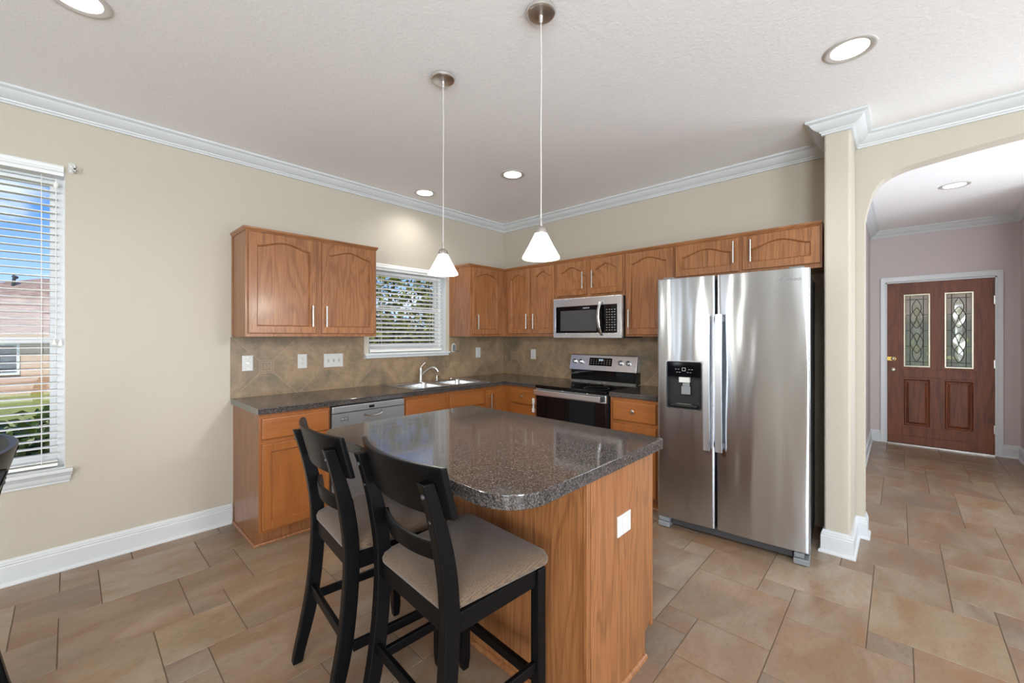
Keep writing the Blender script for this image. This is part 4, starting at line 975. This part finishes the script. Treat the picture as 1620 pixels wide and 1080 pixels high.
# ------------------------------------------------------------------ fridge
fg = thing('refrigerator', 'side-by-side stainless steel refrigerator with an ice dispenser', 'refrigerator', (2.318, -0.780, 0.0), math.radians(4.3))
FW = 0.905
obj('case', MB().box(0.010, FW - .010, 0.075, 0.715, 0.03, 1.765), M['darkgrey'], fg, bevel=0.006)
obj('door_gasket', MB().box(0.014, FW - .014, 0.058, 0.0748, 0.09, 1.76), M['satinblack'], fg)
def fdoor(x0, x1, z0, z1, hole=None):
    """slightly bowed steel door, optional rectangular hole"""
    B = MB(); n = 28; xs = [x0 + (x1 - x0) * (0.5 - 0.5 * math.cos(PI * k / n)) for k in range(n + 1)]
    zs = [z0, z0 + 0.004, z1 - 0.004, z1]
    if hole: xs = sorted(set(xs + [hole[0], hole[1]])); zs = sorted(zs + [hole[2], hole[3]])
    def yf(x):
        u = (x - x0) / (x1 - x0); ed = min(x - x0, x1 - x)
        b_ = -0.008 * (1 - (2 * u - 1) ** 2)
        if ed < 0.012: b_ += 0.012 * (1 - math.sqrt(max(0, 1 - (1 - ed / 0.012) ** 2)))
        return b_
    V = {}
    def v(x, z):
        k = (round(x, 5), round(z, 5))
        if k not in V: V[k] = B.bm.verts.new((x, yf(x) + (0.003 if z in (z0, z1) else 0), z))
        return V[k]
    for a, b_ in zip(xs, xs[1:]):
        for c_, d in zip(zs, zs[1:]):
            if hole and a >= hole[0] - 1e-6 and b_ <= hole[1] + 1e-6 and c_ >= hole[2] - 1e-6 and d <= hole[3] + 1e-6: continue
            B.face([v(a, c_), v(b_, c_), v(b_, d), v(a, d)])
    # sides and back
    D = 0.056
    back = [B.bm.verts.new((x, D, z)) for x, z in rect(x0, x1, z0, z1)]
    B.face(back)
    bot = [v(x, z0) for x in xs]; top = [v(x, z1) for x in xs]
    B.face(bot + [back[1], back[0]]); B.face(list(reversed(top)) + [back[3], back[2]])
    B.face([v(x0, z) for z in zs] + [back[3], back[0]]); B.face([v(x1, z) for z in zs] + [back[2], back[1]])
    return B
hole = (0.072, 0.304, 0.872, 1.196)
dl = obj('freezer_door', fdoor(0.0, 0.3865, 0.082, 1.785, hole), M['fridge'], fg, angle=30)
dr = obj('fresh_food_door', fdoor(0.3965, FW, 0.082, 1.785), M['fridge'], fg, angle=30)
def fhandle(par, x):
    B = MB(); zt, zb = 1.520, 0.615; n = 18; ls = []
    for k in range(n + 1):
        u = k / n; z = zb + (zt - zb) * u; bow = -0.050 - 0.014 * math.sin(PI * u)
        ls.append([(x - .021, bow, z), (x - .019, bow - .006, z), (x + .019, bow - .006, z), (x + .021, bow, z), (x + .019, bow + .010, z), (x - .019, bow + .010, z)])
    B.loops(ls, True, True, True)
    ho = obj('handle', B, M['barsteel'], par, angle=30)
    obj('handle_mount', MB().box(x - .013, x + .013, -0.044, -0.006, zt - .05, zt - .012).box(x - .013, x + .013, -0.044, -0.006, zb + .012, zb + .05), M['greyplastic'], ho, bevel=0.003)
fhandle(dl, 0.346); fhandle(dr, 0.420)
# dispenser
hx, hz = (hole[1] - hole[0]) / 2, (hole[3] - hole[2]) / 2; hc = ((hole[0] + hole[1]) / 2, (hole[2] + hole[3]) / 2)
B = MB()
P = lambda pts, y: [(x, y, z) for x, z in pts]
B.loops([P(rrect(hx + .003, hz + .003, 0.014, 4, hc), -0.004), P(rrect(hx + .003, hz + .003, 0.014, 4, hc), -0.010), P(rrect(hx - .002, hz - .002, 0.012, 4, hc), -0.012), P(rrect(hx - .004, hz - .004, 0.011, 4, hc), -0.010), P(rrect(hx - .006, hz - .006, 0.011, 4, hc), 0.04)], True, False, True)
dsp = obj('ice_dispenser', B, M['satinblack'], dl)
obj('trim_ring', MB().loops([P(rrect(hx + .008, hz + .008, 0.017, 4, hc), -0.007), P(rrect(hx + .0075, hz + .0075, 0.017, 4, hc), -0.0125), P(rrect(hx + .003, hz + .003, 0.014, 4, hc), -0.0125), P(rrect(hx + .003, hz + .003, 0.014, 4, hc), -0.007)], True), M['steel'], dsp)
obj('control_face', MB().box(hole[0] + .004, hole[1] - .004, -0.008, 0.03, hole[3] - .105, hole[3] - .005), M['gloss'], dsp)
B = MB(); zc = hole[3] - .052
B.ring(rect(hc[0] - .012, hc[0] + .012, zc - .012, zc + .012), rect(hc[0] - .009, hc[0] + .009, zc - .009, zc + .009), 'y', -0.0086, -0.008)
for k in (-3, -2, 2, 3): B.box(hc[0] + k * .018 - .005, hc[0] + k * .018 + .005, -0.0086, -0.008, zc - .001, zc + .002)
for k in (-2.5, -1.5, 1.5, 2.5): B.box(hc[0] + k * .018 - .005, hc[0] + k * .018 + .005, -0.0086, -0.008, zc - .022, zc - .019)
obj('button_print', B, M['screen'], dsp)
obj('nozzle_housing', MB().box(hc[0] - .036, hc[0] + .036, -0.004, 0.03, hole[3] - .145, hole[3] - .106), M['plate'], dsp, bevel=0.004)
obj('paddle', MB().box(hc[0] - .022, hc[0] + .040, 0.004, 0.012, hole[3] - .228, hole[3] - .170).box(hc[0] - .014, hc[0] + .034, 0.006, 0.02, hole[3] - .172, hole[3] - .146), M['greyplastic'], dsp, bevel=0.005)
obj('drip_tray', MB().box(hole[0] + .03, hole[1] - .03, -0.002, 0.036, hole[2] + .008, hole[2] + .026), M['satinblack'], dsp, bevel=0.003)
obj('tray_lip', MB().tube([(hc[0] - .05, -0.004, hole[2] + .030), (hc[0] + .05, -0.004, hole[2] + .030)], 0.002, 6), M['nickel'], dsp)
# grille, feet, hinge covers, wordmark
obj('base_grille', MB().box(0.09, FW - .09, 0.050, 0.074, 0.022, 0.076).box(0.13, 0.32, 0.046, 0.050, 0.05, 0.062), M['darkgrey'], fg, bevel=0.002)
for a, b_ in ((0.004, 0.085), (FW - .085, FW - .004)):
    ft = obj('foot_cover', MB().box(a, b_, 0.004, 0.11, 0.004, 0.040), M['greyplastic'], fg, bevel=0.006, seg=3)
    obj('hinge_block', MB().box(a + .004, b_ - .026 if a > .5 else b_, 0.010, 0.10, 0.044, 0.074), M['greyplastic'], ft, bevel=0.003)
    obj('leveling_leg', MB().lathe([(0.016, 0.0002), (0.016, 0.006), (0.008, 0.03)], ((a + b_) / 2, 0.07, 0), seg=12), M['satinblack'], ft)
for a, b_ in ((0.03, 0.11), (FW - .11, FW - .03)):
    obj('hinge_cover', MB().box(a, b_, 0.03, 0.15, 1.7855, 1.800), M['greyplastic'], fg, bevel=0.005)
text_mesh('wordmark', 'Whirlpool', 0.030, M['greyplastic'], dr, (0.800, -0.0078, 1.722), (PI / 2, 0, 0.012))

# ================================================================== ISLAND
IX0, IX1, IY0, IY1 = 1.505, 2.826, -2.868, -1.862
isl = thing('kitchen_island', 'oak panelled kitchen island base under a dark speckled top', 'kitchen island', (0, 0, 0))
bx0, bx1, by0, by1 = 1.56, 2.806, -2.46, -1.94
# carcass facing the range (toe notch on that side)
pr = [(by0, 0.0), (by1 - 0.075, 0.0), (by1 - 0.075, 0.105), (by1 - 0.019, 0.105), (by1 - 0.019, 0.868), (by0, 0.868)]
obj('carcass', MB().prism(pr, 'x', bx0, bx1 - 0.013), M['oak'], isl)
prp = [(by0 + .018, 0.0), (by1 - 0.075, 0.0), (by1 - 0.075, 0.105), (by1 - 0.019, 0.135), (by1 - 0.019, 0.868), (by0 + .018, 0.868)]
obj('end_panel', MB().prism(prp, 'x', bx1 - 0.0125, bx1), M['oak'], isl)
obj('back_panel', MB().box(bx0 - .002, bx1 - .022, by0 - 0.008, by0 - .0005, 0.0, 0.868), M['oak'], isl)
obj('corner_stile', MB().box(bx1 - .020, bx1 - .0005, by0 - 0.004, by0 + 0.017, 0.0, 0.868), M['oak'], isl, bevel=0.003)
obj('face_frame', MB().box(bx0, bx1 + .001, by1 - 0.0188, by1, 0.105, 0.868), M['oak'], isl, bevel=0.002)
B = MB().sweep([(bx1, by1 - 0.075), (bx1, by0 - 0.008), (bx0, by0 - 0.008)], [(0.0002, 0.0005), (0.014, 0.0005), (0.014, 0.006), (0.010, 0.014), (0.004, 0.018), (0.0002, 0.018)])
obj('shoe_moulding', B, M['oak'], isl)
for k in range(3):
    a = bx0 + 0.02 + k * 0.41
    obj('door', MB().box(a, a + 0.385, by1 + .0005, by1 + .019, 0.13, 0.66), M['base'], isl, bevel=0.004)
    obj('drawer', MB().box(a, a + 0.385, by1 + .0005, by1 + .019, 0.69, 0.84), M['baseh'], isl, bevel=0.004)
# top with large rounded front corners
pts = []
for (cx_, cy_, r_, a0) in ((IX1 - .02, IY1 - .02, .02, 0), (IX0 + .02, IY1 - .02, .02, PI / 2), (IX0 + .13, IY0 + .13, .13, PI), (IX1 - .15, IY0 + .15, .15, 3 * PI / 2)):
    n_ = 12 if r_ > .05 else 4
    for k in range(n_ + 1):
        a = a0 + PI / 2 * k / n_; pts.append((cx_ + r_ * math.cos(a), cy_ + r_ * math.sin(a)))
it = thing('countertop', 'dark speckled island countertop with rounded corners by the bar stools', 'countertop', (0, 0, 0.869))
def off(d):
    n_ = len(pts); out = []
    for i in range(n_):
        p0, p1 = Vector(pts[i - 1]), Vector(pts[(i + 1) % n_]); t_ = (p1 - p0).normalized(); nn = Vector((t_.y, -t_.x))
        out.append((pts[i][0] - nn.x * d, pts[i][1] - nn.y * d))
    return out
P2 = lambda q, z: [(x, y, z) for x, y in q]
obj('slab', MB().loops([P2(off(0.0015), 0.0), P2(off(0), 0.0015), P2(off(0), 0.041), P2(off(.0012), 0.0438), P2(off(.004), 0.045)], True, True, True), M['counter'], it, angle=30)
wallplate('wall_outlet', 'white blank-faced outlet on the end of the island facing the fridge', 'outlet', (bx1 + .0003, -2.205, 0.636), 0, 'rocker', 0.052, 0.040)

# ================================================================== BAR STOOLS
def make_stool(label):
    t = thing('bar_stool', label, 'bar stool')
    bp_ = [(-0.262, 0.0), (-0.228, 0.12), (-0.198, 0.26), (-0.180, 0.42), (-0.172, 0.58), (-0.184, 0.72), (-0.214, 0.86), (-0.254, 0.982)]
    hp = 0.021
    def yp(z):
        for (y0, z0), (y1, z1) in zip(bp_, bp_[1:]):
            if z0 <= z <= z1: return y0 + (y1 - y0) * (z - z0) / (z1 - z0)
        return bp_[-1][0]
    for s_ in (-1, 1):
        x = s_ * 0.202; ls = []
        for i in range(25):
            z = 0.982 * i / 24; y = 0
            # smooth path through the control points
            import_z = max(0, min(0.982, z)); y = sum(yp(max(0, min(0.982, import_z + o_))) for o_ in (-0.06, -0.03, 0, 0.03, 0.06)) / 5
            if z > 0.9: y = yp(z) * (z - 0.9) / 0.082 + y * (1 - (z - 0.9) / 0.082)
            d = 0.026 if 0.2 < z < 0.75 else 0.026 - 0.007 * min(1, abs(z - (0.2 if z <= 0.2 else 0.75)) / 0.2)
            ls.append([(x - 0.018, y - d, z), (x + 0.018, y - d, z), (x + 0.018, y + d, z), (x - 0.018, y + d, z)])
        lg = obj('rear_leg', MB().loops(ls, True, True, True), M['black'], t, bevel=0.004, angle=50)
        for zz in (0.945, 0.87):
            yb = yp(zz) - 0.0195
            obj('bolt', MB().lathe([(0.0075, yb + .002), (0.007, yb - .002), (0.004, yb - .005)], (x, 0, zz), 'y', 10), M['darkgrey'], lg)
        xf = s_ * 0.208
        obj('front_leg', MB().loops([[(xf + a * 0.019, 0.190 + b_ * 0.019, 0.0) for a, b_ in ((-.75, -.75), (.75, -.75), (.75, .75), (-.75, .75))], [(xf + a * 0.019, 0.190 + b_ * 0.019, 0.05) for a, b_ in ((-1, -1), (1, -1), (1, 1), (-1, 1))], [(xf + a * 0.019, 0.190 + b_ * 0.019, 0.588) for a, b_ in ((-1, -1), (1, -1), (1, 1), (-1, 1))]], True, True, True), M['black'], t, bevel=0.004)
        obj('side_apron', MB().box(xf - .012 if s_ > 0 else xf - .008, xf + .008 if s_ > 0 else xf + .012, -0.150, 0.172, 0.530, 0.588), M['black'], t, bevel=0.002)
        obj('side_stretcher', MB().box(s_ * .205 - .009, s_ * .205 + .009, -0.170, 0.175, 0.235, 0.270), M['black'], t, bevel=0.003)
    obj('front_apron', MB().box(-0.190, 0.190, 0.182, 0.202, 0.530, 0.588), M['black'], t, bevel=0.002)
    obj('rear_apron', MB().box(-0.185, 0.185, -0.185, -0.160, 0.530, 0.597), M['black'], t, bevel=0.003)
    obj('front_stretcher', MB().box(-0.190, 0.190, 0.180, 0.200, 0.185, 0.222), M['black'], t, bevel=0.003)
    obj('rear_stretcher', MB().box(-0.186, 0.186, -0.208, -0.190, 0.278, 0.315), M['black'], t, bevel=0.003)
    # curved rails: ends forward, middle bowed back
    def rail(name, hw, zb, zt, y_end, bow, th, lean):
        n_ = 22; ls = []
        for k in range(n_ + 1):
            u = -1 + 2 * k / n_; x = u * hw; yc = y_end - bow * (1 - u * u)
            r_ = min(1.0, (1 - abs(u)) / 0.05 + 0.0) if False else 1
            ls.append([(x, yc - th / 2 + lean, zb), (x, yc + th / 2 + lean, zb), (x, yc + th / 2, zt), (x, yc - th / 2, zt)])
        return obj(name, MB().loops(ls, True, True, True), M['black'], t, bevel=0.005, seg=3, angle=40)
    rail('top_rail', 0.246, 0.872, 1.024, -0.222, 0.050, 0.020, 0.040)
    rail('back_slat', 0.186, 0.722, 0.778, -0.168, 0.042, 0.018, 0.008)
    # cushion
    def cus(i, z): 
        o_ = []
        for x, y in rrect(0.5, 0.5, 0.09, 5):
            hw = (0.232 if y > 0 else 0.205) + 0; yy = 0.016 + y * 2 * 0.205
            hw = 0.2215 + 0.0165 * (y * 2)
            o_.append((x * 2 * (hw - i), 0.022 + y * 2 * (0.211 - i), z + (y * 2) * 0.004))
        return o_
    B = MB(); B.loops([cus(0.012, 0.5885), cus(0.002, 0.597), cus(0.0, 0.610), cus(0.006, 0.625), cus(0.025, 0.637), cus(0.07, 0.647), cus(0.13, 0.651)], True, True, True)
    obj('seat_cushion', B, M['tweed'], t, angle=70)
    return t
st = make_stool('black bar stool with tan seat nearest the camera at the island')
st.location = (2.482, -2.785, 0); st.rotation_euler = (0, 0, math.radians(-3)); st['group'] = 'bar stools'
dup(st, (1.970, -2.812, 0), math.radians(-6), 'black bar stool behind the nearest one, in front of the dishwasher', 'bar stools')
dup(st, (1.470, -4.100, 0), PI, 'black bar stool at the left edge below the dining window', 'bar stools')

# ================================================================== CEILING LIGHTS
def make_downlight(label):
    t = thing('recessed_light', label, 'ceiling light', (0, 0, H))
    obj('trim_ring', MB().lathe([(0.102, -0.0004), (0.102, -0.004), (0.096, -0.007), (0.088, -0.007), (0.074, -0.002), (0.074, -0.0004)], cap=False, seg=40), M['nickelwhite'], t)
    obj('lens', MB().lathe([(0.0738, -0.0006), (0.0738, -0.003), (0.05, -0.004), (0.001, -0.0042)], seg=32), M['lens'], t)
    add_light('bulb', 'SPOT', (0, 0, -0.015), (0, 0, 0), 24, (1.0, 0.965, 0.91), t, spot_size=math.radians(150), spot_blend=0.9, shadow_soft_size=0.07)
    return t
M['nickelwhite'] = mat('satin_trim', s2l((206, 202, 196)), 0.35, 0.3)
d1 = make_downlight('recessed ceiling light nearest the window wall, above the sink window')
G = 'recessed ceiling lights'; d1.location = (0.297, -1.387, H); d1['group'] = G
dup(d1, (1.216, -1.143, H), None, 'recessed ceiling light between the two pendant cords', G)
dup(d1, (3.432, -1.165, H), None, 'recessed ceiling light at the upper right, large and in front of the pier', G)
dup(d1, (1.172, -3.680, H), None, 'recessed ceiling light cut off by the top left edge', G)
dup(d1, (3.972, 1.775, H), None, 'recessed ceiling light in the hall beyond the arch', G)
dup(d1, (4.6, -3.3, H), None, 'added fill downlight behind the camera on the right', G)  # this and the next two are unseen, added to brighten the room
dup(d1, (3.0, -5.6, H), None, 'added fill downlight at the back of the room', G)
dup(d1, (5.2, -5.8, H), None, 'added fill downlight at the back right of the room', G)

def make_pendant(label):
    t = thing('pendant_light', label, 'pendant light', (0, 0, H), 0, 'pendant lights over the island')
    can = obj('canopy', MB().lathe([(0.060, -0.0004), (0.062, -0.006), (0.060, -0.016), (0.052, -0.022), (0.015, -0.024), (0.008, -0.026), (0.007, -0.050), (0.004, -0.054)], seg=40), M['canopy'], t)
    zb = 1.702 - H; zt = zb + 0.108
    obj('cord', MB().tube([(0, 0, -0.05), (0.002, 0.001, -0.25), (-0.001, 0.001, -0.5), (0.001, 0, -0.7), (0, 0, zt + 0.045)], 0.0022, 8), M['cord'], t)
    obj('socket_cap', MB().lathe([(0.004, zt + 0.058), (0.006, zt + 0.05), (0.007, zt + 0.028), (0.014, zt + 0.026), (0.022, zt + 0.018), (0.026, zt + 0.004), (0.026, zt - 0.004)], seg=28), M['nickel'], t)
    sh = obj('glass_shade', MB().lathe([(0.024, zt), (0.030, zt - 0.012), (0.052, zt - 0.055), (0.077, zb + 0.008), (0.079, zb + 0.002), (0.077, zb), (0.074, zb + 0.006), (0.050, zt - 0.055), (0.027, zt - 0.013), (0.021, zt - 0.004)], cap=False, seg=40), M['shade'], t, angle=60)
    add_light('bulb', 'POINT', (0, 0, zb + 0.004), (0, 0, 0), 22, (1.0, 0.95, 0.87), t, shadow_soft_size=0.03)
    return t
p1 = make_pendant('white cone pendant light over the island, right and nearer the camera'); p1.location = (2.507, -2.354, H)
p2 = dup(p1, (1.846, -2.357, H), None, 'white cone pendant light over the island, left and farther away')
